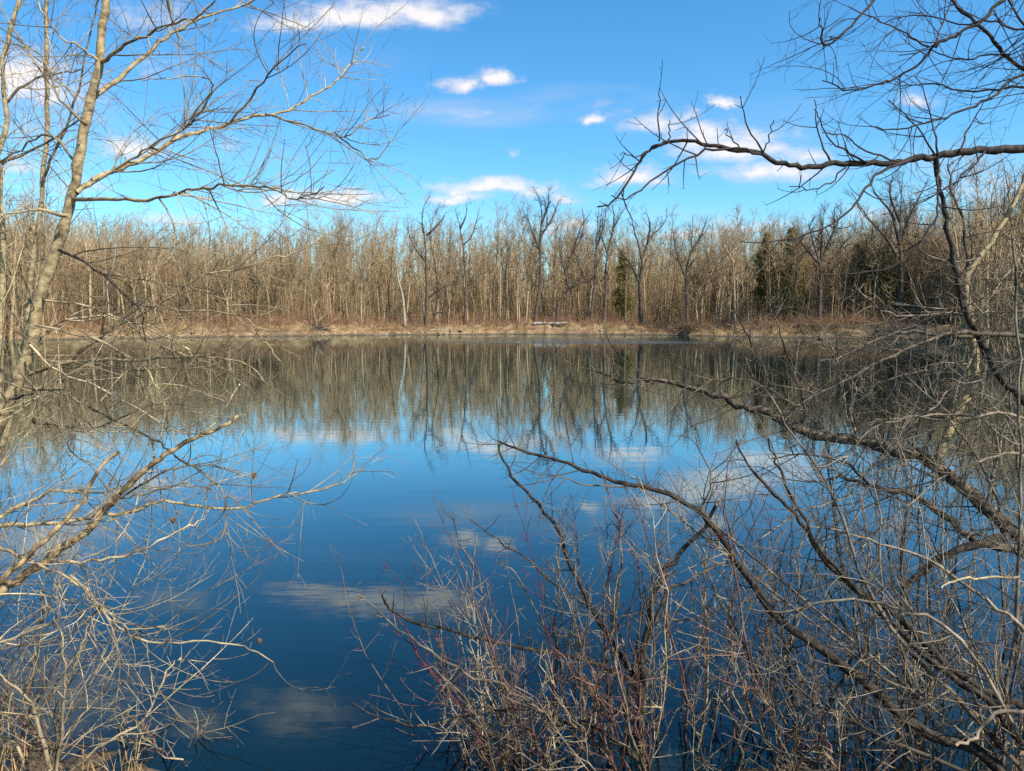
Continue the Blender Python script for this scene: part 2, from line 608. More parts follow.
def sstep(t):
    t = np.clip(t, 0, 1)
    return t * t * (3 - 2 * t)


def ground_z(x, y):
    x = np.asarray(x, float)
    y = np.asarray(y, float)
    df = far_y(x) - y
    dn = y - near_y(x)
    d = np.minimum(df, dn)
    bed = -np.minimum(1.8, np.maximum(d, 0) * .28)
    s = np.maximum(-df, 0)
    top = 1.45 + .24 * np.sin(x * .17 + .5) + .1 * np.sin(x * .53)
    lump = .12 * np.sin(x * 1.3 + y * .7) * np.sin(y * 1.1 - x * .4) + .06 * np.sin(x * 3.1 - y * 2.3)
    zf = top * (.42 * sstep(s / .5) + .58 * sstep((s - .8) / 2.4)) + lump * sstep(s / 2) + .35 * sstep((s - 4) / 25) + 1.5 * sstep((s - 60) / 400)
    q = np.maximum(-dn, 0)
    zn = .97 * sstep(q / 3.6) + .03 * np.sin(x * 4 + y * 3) * sstep(q) + .012 * np.sin(x * 19 + y * 7) + .012 * np.sin(y * 23 - x * 9)
    return np.where(d >= 0, bed, np.where(df < dn, zf, zn))


def lines(parts):
    o = []
    for a, b, n in parts:
        o += list(np.linspace(a, b, n, endpoint=False))
    return np.array(o + [parts[-1][1]])


gx = lines([(-4000, -400, 10), (-400, -120, 14), (-120, -6, 150), (-6, 6, 190), (6, 120, 150), (120, 400, 14), (400, 4000, 10)])
gy = lines([(-400, -8, 12), (-8, 0, 12), (0, 6.5, 120), (6.5, 62, 40), (62, 124, 170), (124, 200, 40), (200, 600, 16), (600, 6000, 12)])
X, Y = np.meshgrid(gx, gy)
V = np.stack([X.ravel(), Y.ravel(), ground_z(X, Y).ravel()], -1)
ny, nx = X.shape
ii = (np.arange(ny - 1)[:, None] * nx + np.arange(nx - 1)[None, :]).ravel()
F = np.stack([ii, ii + 1, ii + nx + 1, ii + nx], -1)
tag(mesh_object('ground', V, F, ground_material()), kind='structure')
w = np.array([[-135, -30, 0], [125, -30, 0], [125, 130, 0], [-135, 130, 0]], float)
tag(mesh_object('water', w, np.array([[0, 1, 2, 3]]), water_material(), smooth=False), kind='structure')


# ------------------------------------------------------------------ the wood across the pond
def leafless(R, H, r0, style, detail=1.0):
    """A forest-grown tree without leaves, base at the origin: (trunk tubes, crown tubes)."""
    T, C = Tubes(), Tubes()
    lean = np.array([R.gauss(0, .07), R.gauss(0, .07), 1.0])
    crown0 = {'pole': .35, 'tall': .45, 'forked': .35, 'broad': .28}[style] + R.uniform(-.07, .07)
    leaders = []
    if style in ('pole', 'tall'):
        p = wander(np.array([0, 0, -.3]), unit(lean), H + .3, 9, .07, .10, R)
        rr = np.linspace(r0, .012, 9) ** 1
        T.add(p, rr, 6)
        leaders.append((p, rr, crown0))
    else:
        hf = H * crown0
        p = wander(np.array([0, 0, -.3]), unit(lean), hf + .3, 5, .05, .1, R)
        rr = np.linspace(r0, r0 * .78, 5)
        T.add(p, rr, 6)
        k = R.choice((2, 2, 3)) if style == 'forked' else R.choice((3, 4))
        az = R.uniform(0, 6.28)
        for i in range(k):
            a = az + i * 6.28 / k + R.uniform(-.4, .4)
            tilt = R.uniform(.16, .36) if style == 'forked' else R.uniform(.25, .62)
            d = unit(np.array([math.cos(a) * tilt, math.sin(a) * tilt, 1.0]))
            L = (H - hf) * R.uniform(.8, 1.05)
            q = wander(p[-1].copy(), d, L, 8, .10, .08, R)
            qr = np.linspace(r0 * (.68 if k == 2 else .52), .012, 8)
            T.add(q, qr, 5)
            leaders.append((q, qr, .12))
    up = .13
    w = {'pole': .55, 'tall': .8, 'forked': .85, 'broad': 1.15}[style]
    spec = [(1.9, 1.0 * w, 4.2 * w, .055, .012, 28, 65, .13, up, 0, 6, 3),
            (2.7, .6 * w, 1.8 * w, .024, .010, 25, 62, .16, .08, 0, 4, 3),
            (3.4, .3, 1.0, .013, .008, 25, 65, .2, .05, 0, 3, 3)]
    if detail < 1:                                            # far off: fewer, thicker twigs
        spec = [(1.7, 1.0 * w, 4.2 * w, .06, .02, 28, 65, .13, up, 0, 5, 3),
                (2.6, .6 * w, 2.0 * w, .03, .016, 25, 65, .16, .08, 0, 3, 3)]
    for p, rr, c0 in leaders:
        sprout(C, p, rr, spec, R, 0, c0)
    for _ in range(R.choice((0, 1, 2, 3))):                   # dead stubs low on the trunk
        p, rr, c0 = leaders[0]
        sprout(C, p[:4], rr[:4], [(.25, .5, 1.6, .03, .008, 60, 95, .2, .02, 0, 4, 3)], R)
    return T, C


R = random.Random(3)
VAR = []
for st, n in (('pole', 6), ('tall', 6), ('forked', 8), ('broad', 5)):
    for i in range(n):
        H = {'pole': R.uniform(10, 14), 'tall': R.uniform(15, 18), 'forked': R.uniform(15, 18), 'broad': R.uniform(14, 17)}[st]
        r0 = {'pole': R.uniform(.06, .10), 'tall': R.uniform(.13, .20), 'forked': R.uniform(.15, .22), 'broad': R.uniform(.17, .25)}[st]
        t, c = leafless(R, H, r0, st)
        VAR.append((st, H, t, c, mesh_data('trunk', *t.arrays(), M['wood_trunk']), mesh_data('crown', *c.arrays(), M['wood_crown'])))

TOP_X = [-200, 0, 60, 120, 200, 260, 300, 345, 380, 430, 480, 540, 600, 660, 720, 780, 840, 900, 960, 1024, 1250]
TOP_Y = [215, 210, 208, 212, 216, 222, 215, 212, 218, 212, 214, 206, 212, 216, 218, 216, 212, 202, 198, 192, 195]


def wood_spot(px, s):
    """Ground point behind the far shore that the photo shows at this column, s metres back from the water."""
    y = 100.0
    for _ in range(6):
        x = (px - CX) / FPX * y
        y = float(far_y(x)) + s
    return (px - CX) / FPX * y, y


def height_for(px, y, f=1.0):
    """The height that puts a treetop on the wood's skyline at this column."""
    ty = np.interp(px, TOP_X, TOP_Y)
    return max(5.0, (EYE + (HORIZON - ty) / FPX * y - 1.2) * f)


MARKS = [(-400, 120, 'left of the leaning thorn bush on the bank'),
         (120, 305, 'left of the leaning bank tree'),
         (305, 398, 'between leaning bank tree and white-barked tree'),
         (398, 464, 'between white-barked and dark straight trees'),
         (464, 556, 'between dark straight and crooked leaning trees'),
         (556, 640, 'between crooked leaning and forked dark trees'),
         (640, 770, 'between forked dark tree and olive conifers'),
         (770, 898, 'among conifers left of the huge spreading tree'),
         (898, 2000, 'right of the huge spreading tree')]
MARKS[0] = (-400, 120, 'behind the tan trunk at the far left')
KINDWORD = {'pole': 'slender bare sapling', 'tall': 'tall straight bare tree', 'forked': 'bare tree with forked trunk', 'broad': 'bare tree with broad crown'}
R = random.Random(8)
spots = []
for i in range(250):
    row = R.random()
    s = 7.0 + 20 * row ** 1.3
    px = -60 + 1160 * ((i * .61803 + R.uniform(-.01, .01)) % 1)
    spots.append((px, s))
for px, s in spots:
    x, y = wood_spot(px, s)
    st = R.choices(['pole', 'tall', 'forked', 'broad'], [.26, .26, .32, .16])[0]
    st, H, t, c, tm, cm = R.choice([q for q in VAR if q[0] == st])
    want = height_for(px, y, R.choice((R.uniform(.62, .86), R.uniform(.86, 1.04))) if st != 'pole' else R.uniform(.5, .85))
    side = [m for m in MARKS if m[0] <= px < m[1]][0]
    where = 'at the front of the wood' if s < 12 else 'deeper in the wood'
    lab = '%s %s, %s' % (KINDWORD[st], 'in front' if s < 12 else 'deeper in', side[2])
    o = thing('bare_tree', (x, y, float(ground_z(x, y))), lab, 'tree', '%ss %s, %s' % (KINDWORD[st], where, side[2]))
    k = want / H
    o.scale = (k * R.uniform(.85, 1.1), k * R.uniform(.85, 1.1), k)
    o.rotation_euler = (R.uniform(-.03, .03), R.uniform(-.03, .03), R.uniform(0, 6.28))
    link('trunk', tm, o)
    link('crown', cm, o)

# deeper rows read as one mass
LOW = []
for st, n in (('pole', 5), ('tall', 6), ('forked', 6)):
    for i in range(n):
        H = {'pole': R.uniform(8, 12), 'tall': R.uniform(15, 18), 'forked': R.uniform(15, 18)}[st]
        t, c = leafless(R, H, R.uniform(.07, .11) if st == 'pole' else R.uniform(.13, .22), st, .5)
        LOW.append((st, H, t, c))
SAP = []
for i in range(8):                                            # young growth that fills the wood below the crowns
    t, c = Tubes(), Tubes()
    for j in range(R.choice((4, 5, 6))):
        p = wander(np.array([R.uniform(-1.5, 1.5), R.uniform(-1.5, 1.5), -.1]), unit(np.array([R.uniform(-.25, .25), R.uniform(-.25, .25), 1])), R.uniform(3, 11.5), 6, .10, .04, R)
        rr = np.linspace(R.uniform(.025, .06), .012, 6)
        t.add(p, rr, 3)
        sprout(c, p, rr, [(2.4, .5, 2.0, .02, .012, 25, 60, .15, .1, 0, 3, 3), (2.5, .3, .9, .013, .009, 25, 60, .15, .1, 0, 2, 3)], R, 0, .15)
    SAP.append(('sapling', 8, t, c))
vv, ff, off = [], [], 0
plan = [(16 + 44 * R.random(), SAP, 0) for _ in range(1500)] + [(60 + 120 * R.random(), SAP, .0) for _ in range(1500)]
plan += [(18 + 66 * R.random(), LOW, 1) for _ in range(1150)] + [(80 + 240 * R.random() ** 1.4, LOW, 1) for _ in range(1500)]
plan += [(8 + 14 * R.random(), SAP, .55) for _ in range(260)]
for i, (s, kit, fit) in enumerate(plan):
    px = -120 + 1280 * ((i * .61803 + .37 + R.uniform(-.02, .02)) % 1)
    x, y = wood_spot(px, s)
    st, H, t, c = R.choice(kit)
    k = height_for(px, y, R.uniform(.70, .98)) * .95 / H if fit == 1 and s < 70 else R.uniform(.8, 1.25) * (fit or 1)
    a = R.uniform(0, 6.28)
    rot = np.array([[math.cos(a), -math.sin(a), 0], [math.sin(a), math.cos(a), 0], [0, 0, 1]]) * k
    for q in (t, c):
        v_, f_ = q.arrays()
        vv.append(v_ @ rot.T + np.array([x, y, float(ground_z(x, y))]))
        ff.append(f_ + off)
        off += len(v_)
print('woods faces', sum(len(q) for q in ff))
tag(mesh_object('woods', np.concatenate(vv), np.concatenate(ff), M['deep_wood']), 'dense mass of bare trees filling the wood behind the far bank', 'woods', kind='stuff')

# undergrowth along the edge of the wood
R = random.Random(21)
T = Tubes()
for i in range(5200):
    px = R.uniform(-90, 1120)
    s = 2.2 + 26 * R.random() ** 1.8
    dn = .5 + .5 * math.sin(px * .035) * math.sin(px * .011 + 1)
    if R.random() > .35 + .65 * dn:
        continue
    x, y = wood_spot(px, s)
    z = float(ground_z(x, y))
    h = R.uniform(.7, 2.6) * (1.35 if s > 6 else .8)
    for j in range(R.choice((3, 4, 5))):
        d = unit(np.array([R.uniform(-.7, .7), R.uniform(-.7, .7), 1.0]))
        p = wander(np.array([x + R.uniform(-.4, .4), y + R.uniform(-.4, .4), z - .05]), d, h * R.uniform(.6, 1.2), 4, .18, -.03, R)
        T.add(p, np.linspace(.016, .006, 4), 3)
        for q in range(2):
            k = R.choice((1, 2))
            d2 = unit(p[k + 1] - p[k] + rvec(R) * .5 * h)
            T.add(np.array([p[k], p[k] + d2 * h * R.uniform(.2, .5)]), [.010, .005], 3)
for i in range(4600):
    px = R.uniform(-90, 1120)
    q = math.sin(px * .047 + 2) + .8 * math.sin(px * .118) + .5 * math.sin(px * .31 + 1)
    if q < R.uniform(-.6, 1.2):
        continue
    s = R.uniform(.15, 3.6)
    if 533 < px < 566:
        continue
    x, y = wood_spot(px, s)
    z = float(ground_z(x, y))
    h = R.uniform(.3, 1.15)
    for j in range(4):
        d = unit(np.array([R.uniform(-1, 1), R.uniform(-1.2, .4), .8]))
        T.add(wander(np.array([x + R.uniform(-.3, .3), y, z - .05]), d, h * R.uniform(.6, 1.3), 3, .25, -.12, R), np.linspace(.014, .006, 3), 3)
tag(T.build('undergrowth', M['brush']), 'reddish brown brush and brambles along the edge of the wood', 'undergrowth', kind='stuff')


def blades(n, place, hmin, hmax, wid, mat, name, label):
    p = np.array([place() for _ in range(n)])
    h = npr.uniform(hmin, hmax, n) * p[:, 3]
    a = npr.uniform(0, 6.28, n)
    la = npr.uniform(0, 6.28, n)
    le = npr.uniform(.15, .8, n) * h
    dx = np.stack([np.cos(a), np.sin(a), np.zeros(n)], -1) * (wid * npr.uniform(.6, 1.3, n))[:, None]
    base = p[:, :3]
    mid = base + np.stack([np.cos(la) * le * .35, np.sin(la) * le * .35, h * .6], -1)
    tip = base + np.stack([np.cos(la) * le, np.sin(la) * le, h], -1)
    v_ = np.stack([base - dx, base + dx, mid + dx * .7, mid - dx * .7, tip + dx * .1, tip - dx * .1], 1).reshape(-1, 3)
    i = np.arange(n)[:, None] * 6
    f_ = np.concatenate([i + np.array([[0, 1, 2, 3]]), i + np.array([[3, 2, 4, 5]])])
    return tag(mesh_object(name, v_, f_, mat), label, 'grass', kind='stuff')


def far_blade():
    while True:
        px = R.uniform(-70, 1100)
        s = .5 + 7 * R.random() ** 1.5
        x, y = wood_spot(px, s)
        if 533 < px < 566 and s < 4.5:
            continue
        d = .55 + .45 * math.sin(x * .9) * math.sin(x * .37 + 2) + .3 * math.sin(x * 2.7)
        if R.random() < max(.15, d):
            return (x, y, float(ground_z(x, y)) - .02, .5 + .7 * max(0, d))


blades(16000, far_blade, .2, .62, .022, M['straw'], 'dry_grass', 'straw coloured dry grass covering the far bank')


def near_blade():
    while True:
        x, y = R.uniform(-4.5, -2.0), R.uniform(2.6, 4.75)
        if y < near_y(x) - .02 and R.random() < .4 + .6 * (math.sin(x * 7) * math.sin(y * 6) > -.2):
            return (x, y, float(ground_z(x, y)) - .01, R.uniform(.5, 1.2))


blades(1500, near_blade, .05, .24, .0035, M['straw'], 'bank_grass', 'dry straw grass on the near bank at bottom left')


# single trees that stand out across the pond: traced limbs, grown twigs
def far_tree(label, limbs, D, mat, width, dens=1.0, name='bare_tree', spread=1.0, low=.25):
    """limbs: pixel polylines, the first is the trunk; D metres away."""
    R = random.Random(label)
    bx, by = limbs[0][0]
    b = at(bx, by, D)
    gz = float(ground_z(b.x, b.y))
    root = thing(name, (b.x, b.y, gz), label, 'tree')
    spec = [(1.5, 1.0 * spread, 3.4 * spread, .05, .012, 25, 62, .13, .13, 0, 6, 3), (2.5, .5, 1.7, .026, .011, 25, 60, .16, .08, 0, 4, 3), (3.0, .3, .9, .014, .008, 25, 60, .2, .05, 0, 3, 3)]
    T, C = Tubes(), Tubes()
    for i, lm in enumerate(limbs):
        w0 = width if i == 0 else width * .62
        p, r = traced(lm, D, D + R.uniform(-1.2, 1.2) * (i > 0), w0, .35, R, .1 if i else 0, .02)
        if i == 0:
            p = np.vstack([[p[0][0], p[0][1], gz - .3], p])
            r = np.concatenate([[r[0] * 1.15], r])
        T.add(p, r, 7)
        sprout(C, p, r, spec, R, 0, low if i == 0 else .15, dens)
    T.build('trunk', M[mat], root, root.location)
    C.build('crown', M['dark_trunk' if mat == 'dark_trunk' else 'wood_crown'], root, root.location)
    return root


def D_at(px, s):
    x, y = wood_spot(px, s)
    return (y * math.cos(PITCH) + (EYE - 1.2) * math.sin(PITCH))


far_tree('small leaning bank tree with bent trunk, closest to the water on the left', [[(318, 330), (312, 304), (309, 274), (308, 253)], [(317, 322), (324, 316), (331, 312)], [(310, 285), (318, 268), (321, 250)]], D_at(316, 2), 'wood_trunk', 2.6, 1.2)
far_tree('slender white-barked tree on the far bank, palest trunk in the wood', [[(405, 330), (403, 299), (398, 279), (396, 261), (392, 236), (393, 216)], [(397, 268), (404, 245), (408, 222)]], D_at(404, 2.5), 'white_trunk', 3.0, .8, spread=.6, low=.45)
far_tree('tall dark double-trunked tree with crooked low limbs, right of the white-barked tree', [[(426, 322), (427, 291), (426, 266), (425, 241), (422, 215), (427, 200)], [(434, 322), (438, 291), (435, 264), (430, 233), (438, 206)], [(427, 299), (440, 289), (453, 284)], [(425, 261), (412, 243), (407, 225)], [(433, 314), (440, 312), (446, 313)], [(426, 236), (440, 222), (446, 212)]], D_at(428, 4), 'dark_trunk', 4.08, 1.1)
far_tree('dark straight tree with narrow forked top rising above the skyline', [[(465, 322), (466, 291), (465, 266), (463, 246), (459, 223), (455, 208)], [(463, 246), (473, 233), (480, 206)], [(460, 230), (466, 215), (467, 204)]], D_at(465, 4), 'dark_trunk', 3.12, .9, spread=.6, low=.5)
far_tree('very thin tall tree poking above the wood, left of the highest crown', [[(500, 320), (500, 280), (499, 250), (498, 225), (496, 203)], [(499, 240), (505, 222), (507, 204)]], D_at(500, 5.5), 'wood_trunk', 2.0, .8, spread=.6, low=.5)
far_tree('highest tree of the middle skyline, with dark trunk and dense fine crown', [[(535, 320), (540, 279), (540, 241), (542, 215), (538, 196)], [(541, 236), (554, 215), (559, 198)], [(540, 250), (530, 225), (526, 206)], [(541, 226), (548, 205), (548, 194)]], D_at(536, 4.5), 'dark_trunk', 3.84, 1.5)
far_tree('crooked tree leaning right with a sideways limb, behind the pale log', [[(557, 319), (559, 302), (568, 289), (566, 269), (574, 251), (582, 236), (584, 219)], [(561, 296), (578, 284), (592, 281)], [(572, 255), (580, 230), (592, 210)], [(566, 275), (560, 250), (562, 225)]], D_at(557, 5), 'dark_trunk', 3.60, 1.1)
far_tree('dark upright tree with sparse top, right of the crooked leaning tree', [[(591, 320), (594, 290), (595, 266), (597, 233), (599, 205)], [(596, 250), (604, 225), (606, 208)]], D_at(592, 4.5), 'dark_trunk', 3.36, 1)
far_tree('dark tree sweeping right at its top, left of the green cedar', [[(604, 320), (606, 290), (606, 266), (612, 233), (622, 213), (628, 205)], [(608, 255), (600, 230), (602, 212)], [(613, 232), (614, 215), (612, 204)]], D_at(604, 4.5), 'dark_trunk', 3.36, 1.2)
far_tree('forked dark tree with three wide arms in front of the green cedar', [[(641, 324), (640, 284), (642, 259), (635, 233), (630, 212)], [(640, 284), (632, 266), (618, 248), (612, 236)], [(642, 259), (650, 238), (663, 225), (668, 212)], [(648, 243), (650, 225), (646, 212)]], D_at(641, 4), 'dark_trunk', 4.80, 1.1)
far_tree('dark tree with two upright stems and open crown, right of the forked tree', [[(687, 320), (686, 274), (691, 248), (693, 214)], [(686, 280), (676, 250), (673, 228)], [(690, 255), (702, 232), (708, 214)]], D_at(687, 4.5), 'dark_trunk', 3.36, 1.2)
far_tree('grey tree with high rounded crown, left of the olive conifers', [[(735, 322), (734, 285), (733, 255), (738, 230), (737, 210)], [(733, 262), (722, 240), (718, 222)], [(735, 250), (750, 232), (756, 212)]], D_at(735, 4.5), 'wood_trunk', 2.6, 1.3)
far_tree('dark-trunked tree with round fan-shaped crown between the olive conifers', [[(819, 321), (820, 292), (820, 266), (814, 246), (808, 222)], [(820, 266), (827, 246), (838, 222), (842, 208)], [(820, 272), (836, 255), (848, 238)], [(818, 262), (804, 246), (794, 232)], [(821, 258), (822, 235), (824, 210)]], D_at(819, 5), 'dark_trunk', 5.04, 1.6)
far_tree('huge spreading tree with wide rising arms, tallest in the wood', [[(900, 321), (901, 292), (901, 261), (900, 236), (901, 205), (903, 172)], [(897, 256), (886, 238), (866, 215), (852, 192)], [(899, 241), (891, 213), (875, 193), (868, 176)], [(902, 241), (909, 218), (921, 193), (930, 176)], [(901, 262), (920, 244), (938, 226)], [(900, 222), (890, 195), (893, 174)]], D_at(900, 5), 'dark_trunk', 6.24, 1.2)
far_tree('grey tree at the right edge of the picture, behind the near leaning sapling', [[(1016, 324), (1015, 276), (1008, 241), (1000, 190)], [(1012, 262), (1022, 230), (1026, 195)], [(1008, 245), (990, 215), (985, 190)]], D_at(1016, 4), 'wood_trunk', 4, 1.2)
far_tree('pale slim tree on the bank close to the left shore', [[(110, 328), (108, 300), (106, 270), (104, 235)], [(107, 285), (114, 262), (116, 240)]], D_at(110, 4), 'white_trunk', 2.0, .8, spread=.6, low=.4)
far_tree('pale bare stem at the water edge, right of the small leaning bank tree', [[(362, 330), (361, 300), (362, 270), (360, 240)], [(361, 285), (366, 265), (367, 245)]], D_at(362, 3), 'white_trunk', 1.8, .8, spread=.6, low=.4)
far_tree('short pale sapling on the bank, just left of the pale log', [[(519, 326), (519, 308), (518, 290), (519, 270)]], D_at(519, 3), 'white_trunk', 1.8, .8, spread=.5, low=.5)


# ------------------------------------------------------------------ conifers
def conifer(px, s, y_top, half_px, label, seed, lean=.0):
    R = random.Random(seed)
    x, y = wood_spot(px, s)
    z = float(ground_z(x, y))
    H = EYE + (HORIZON - y_top) / FPX * y - z
    W = half_px / FPX * y
    root = thing('cedar_tree', (x, y, z), label, 'tree')
    T = Tubes()
    p = wander(np.array([0, 0, -.2]), np.array([0, 0, 1.0]), H * .97, 7, .03, .1, R)
    rt = np.linspace(.16, .02, 7)
    T.add(p, rt, 6)
    T.build('trunk', M['wood_trunk'], root)
    v_, f_ = [], []
    B = Tubes()
    for i in range(int(H * 24)):
        t = R.random() ** .85
        h = H * (.06 + .93 * t)
        prof = min(1, (1 - t) * 2.2) ** .8 * (.8 + .2 * math.sin(t * 15 + seed)) * (.45 + .7 * R.random())
        a = R.uniform(0, 6.28)
        L = W * 1.25 * prof + .3
        st = np.array([0, 0, h])
        d = unit(np.array([math.cos(a), math.sin(a), R.uniform(.0, .45)]))
        b = wander(st, d, L, 4, .12, .03, R)
        B.add(b, np.linspace(.03, .008, 4), 3)
        m = int(10 + 26 * L)
        for j in range(m):
            q = R.random() ** .6
            c = b[0] + (b[-1] - b[0]) * q + np.array([R.gauss(0, .2), R.gauss(0, .2), R.gauss(0, .16)])
            e1 = rvec(R) * R.uniform(.06, .16)
            e2 = rvec(R) * R.uniform(.04, .09)
            k = len(v_)
            v_ += [c - e1, c + e2, c + e1, c - e2]
            f_.append((k, k + 1, k + 2, k + 3))
    cr = mesh_object('crown', np.array(v_), np.array(f_), M['cedar'], root, smooth=False)
    B.build('branches', M['wood_trunk'], root)


conifer(622, 13, 252, 9, 'narrow green cedar behind the forked dark tree', 4)
conifer(764, 21, 234, 13, 'olive conifer, leftmost of the conifers right of centre', 5)
conifer(788, 17, 230, 16, 'olive conifer with broad top, left of the fan-crowned dark tree', 6)
conifer(856, 21, 244, 14, 'dim olive conifer just right of the fan-crowned dark tree', 7)
conifer(880, 17, 248, 17, 'dark green conifer beside the trunk of the huge spreading tree', 9)


# ------------------------------------------------------------------ small things on the far bank
def rock(px, s, size, R, label, group):
    x, y = wood_spot(px, s)
    z = float(ground_z(x, y))
    import bmesh
    bm = bmesh.new()
    bmesh.ops.create_icosphere(bm, subdivisions=2, radius=1)
    a, b, c = R.uniform(.8, 1.5), R.uniform(.6, 1), R.uniform(.4, .65)
    for v_ in bm.verts:
        k = 1 + .16 * math.sin(v_.co.x * 4 + px) + .14 * math.sin(v_.co.y * 5 + px * 2) + .1 * math.sin(v_.co.z * 6 + px)
        v_.co = Vector((v_.co.x * a, v_.co.y * b, v_.co.z * c)) * k * size
    me = bpy.data.meshes.new('shore_rock')
    bm.to_mesh(me)
    bm.free()
    me.materials.append(M['stone'])
    o = link('shore_rock', me)
    o.location = (x, y, max(z, 0) + size * c * .35)
    o.rotation_euler = (0, 0, R.uniform(0, 6))
    tag(o, label, 'rock', group)


R = random.Random(31)
for lo, hi, n, lab in ((375, 478, 16, 'pale stone in the row at the waterline below the dark straight tree'), (590, 680, 7, 'pale stone at the waterline right of the pale log'),
                       (820, 1010, 7, 'pale stone at the waterline below the huge spreading tree'), (190, 300, 5, 'pale stone at the waterline left of the small leaning bank tree')):
    for i in range(n):
        rock(R.uniform(lo, hi), R.uniform(-.1, .5), R.uniform(.12, .32), R, lab, lab.replace('stone', 'stones'))

R = random.Random(5)


def log(px0, px1, s, dia, z0, label, mat='log'):
    xa, ya = wood_spot(px0, s)
    xb, yb = wood_spot(px1, s + .5)
    root = thing('fallen_log', (xa, ya, float(ground_z(xa, ya))), label, 'log')
    za, zb = float(ground_z(xa, ya)) + z0, float(ground_z(xb, yb)) + z0
    p, r = smooth_path([(xa + (xb - xa) * t, ya + (yb - ya) * t + .1 * math.sin(t * 5), za + (zb - za) * t + .06 * math.sin(t * 7), dia / 2 * (1 - .35 * t)) for t in (0, .25, .5, .75, 1)])
    p = np.vstack([p[0], p, p[-1]])
    r = np.concatenate([[.005], r, [.005]])
    T = Tubes()
    T.add(p, r, 9)
    T.build('trunk', M[mat], root, root.location)
    for t in (6, 12):
        B = Tubes()
        q = wander(p[t], unit(np.array([R.uniform(-.3, .8), -.3, 1.0])), R.uniform(.5, 1.1), 4, .15, 0, R)
        B.add(q, np.linspace(dia * .2, .01, 4), 5)
        B.build('branch_stub', M[mat], root, root.location)


log(533, 567, 2.4, .5, .12, 'pale bleached log lying on the bare sandy landing across the pond')
log(430, 449, .6, .22, .1, 'short grey log at the waterline below the double-trunked tree')
log(672, 700, .8, .26, .15, 'grey driftwood log beside the dark brush pile', 'wood_trunk')
log(875, 930, .5, .3, .15, 'long dark log at the waterline below the huge spreading tree', 'dark_trunk')
x, y = wood_spot(553, 1.6)
st = thing('stump', (x, y, float(ground_z(x, y))), 'small dark stump on the sandy landing in front of the pale log', 'stump')
T = Tubes()
T.add([(0, 0, -.2), (0, 0, .15), (.03, 0, .55), (.04, 0, .75), (.04, 0, .75)], [.22, .17, .13, .12, .002], 9)
T.build('trunk', M['dark_trunk'], st)
T = Tubes()
T.add([(.02, 0, .4), (.25, -.1, .62), (.4, -.1, .7)], [.06, .04, .02], 5)
T.build('branch_stub', M['dark_trunk'], st)


def brush_pile(px, half, n, label):
    R = random.Random(px)
    x, y = wood_spot(px, 1.2)
    o = Tubes()
    for i in range(n):
        a = np.array([x + R.gauss(0, half * .6), y + R.gauss(0, .6), max(.05, float(ground_z(x, y))) + abs(R.gauss(0, .35))])
        d = unit(np.array([R.uniform(-1, 1), R.uniform(-1, .3), R.uniform(-.15, .6)]))
        o.add(wander(a, d, R.uniform(.8, 2.4), 4, .2, -.05, R), np.linspace(R.uniform(.02, .05), .006, 4), 4)
    tag(o.build('brush_pile', M['dark_trunk'], None), label, 'brush pile')


brush_pile(688, 2.2, 160, 'dark heap of cut branches on the far bank edge')
brush_pile(322, 1.2, 70, 'dark tangle of fallen branches under the small leaning bank tree')
brush_pile(945, 2.2, 110, 'dark tangle of roots and branches at the right shore')

# ------------------------------------------------------------------ near trees and shrubs
ARCH = [(11, .25, 1.05, .0042, .0011, 25, 70, .10, .02, .20, 10, 4), (9, .10, .5, .0021, .0009, 25, 70, .12, .02, .22, 6, 3), (6, .05, .2, .0013, .0008, 30, 65, .15, .03, .15, 4, 3)]
SPUR = [(12, .04, .36, .0040, .0012, 35, 75, .14, .06, .08, 6, 4), (16, .02, .10, .0021, .0010, 40, 80, .15, .03, 0, 3, 3)]
TANGLE = [(15, .15, .8, .0042, .0011, 30, 75, .14, .03, .16, 8, 4), (11, .05, .32, .0021, .0009, 30, 75, .16, .02, .12, 5, 3), (6, .03, .12, .0013, .0008, 35, 75, .16, .0, 0, 3, 3)]
BUDDED = [(8, .10, .6, .0046, .0015, 40, 75, .08, .10, .05, 7, 4), (10, .03, .22, .0026, .0012, 35, 70, .12, .06, .03, 4, 3)]

RISING = [(17, .2, 1.2, .0048, .0012, 35, 85, .13, .09, .14, 9, 4), (10, .06, .45, .0023, .0009, 30, 75, .16, .03, .14, 6, 3), (6, .03, .14, .0013, .0008, 35, 75, .16, .0, 0, 3, 3)]


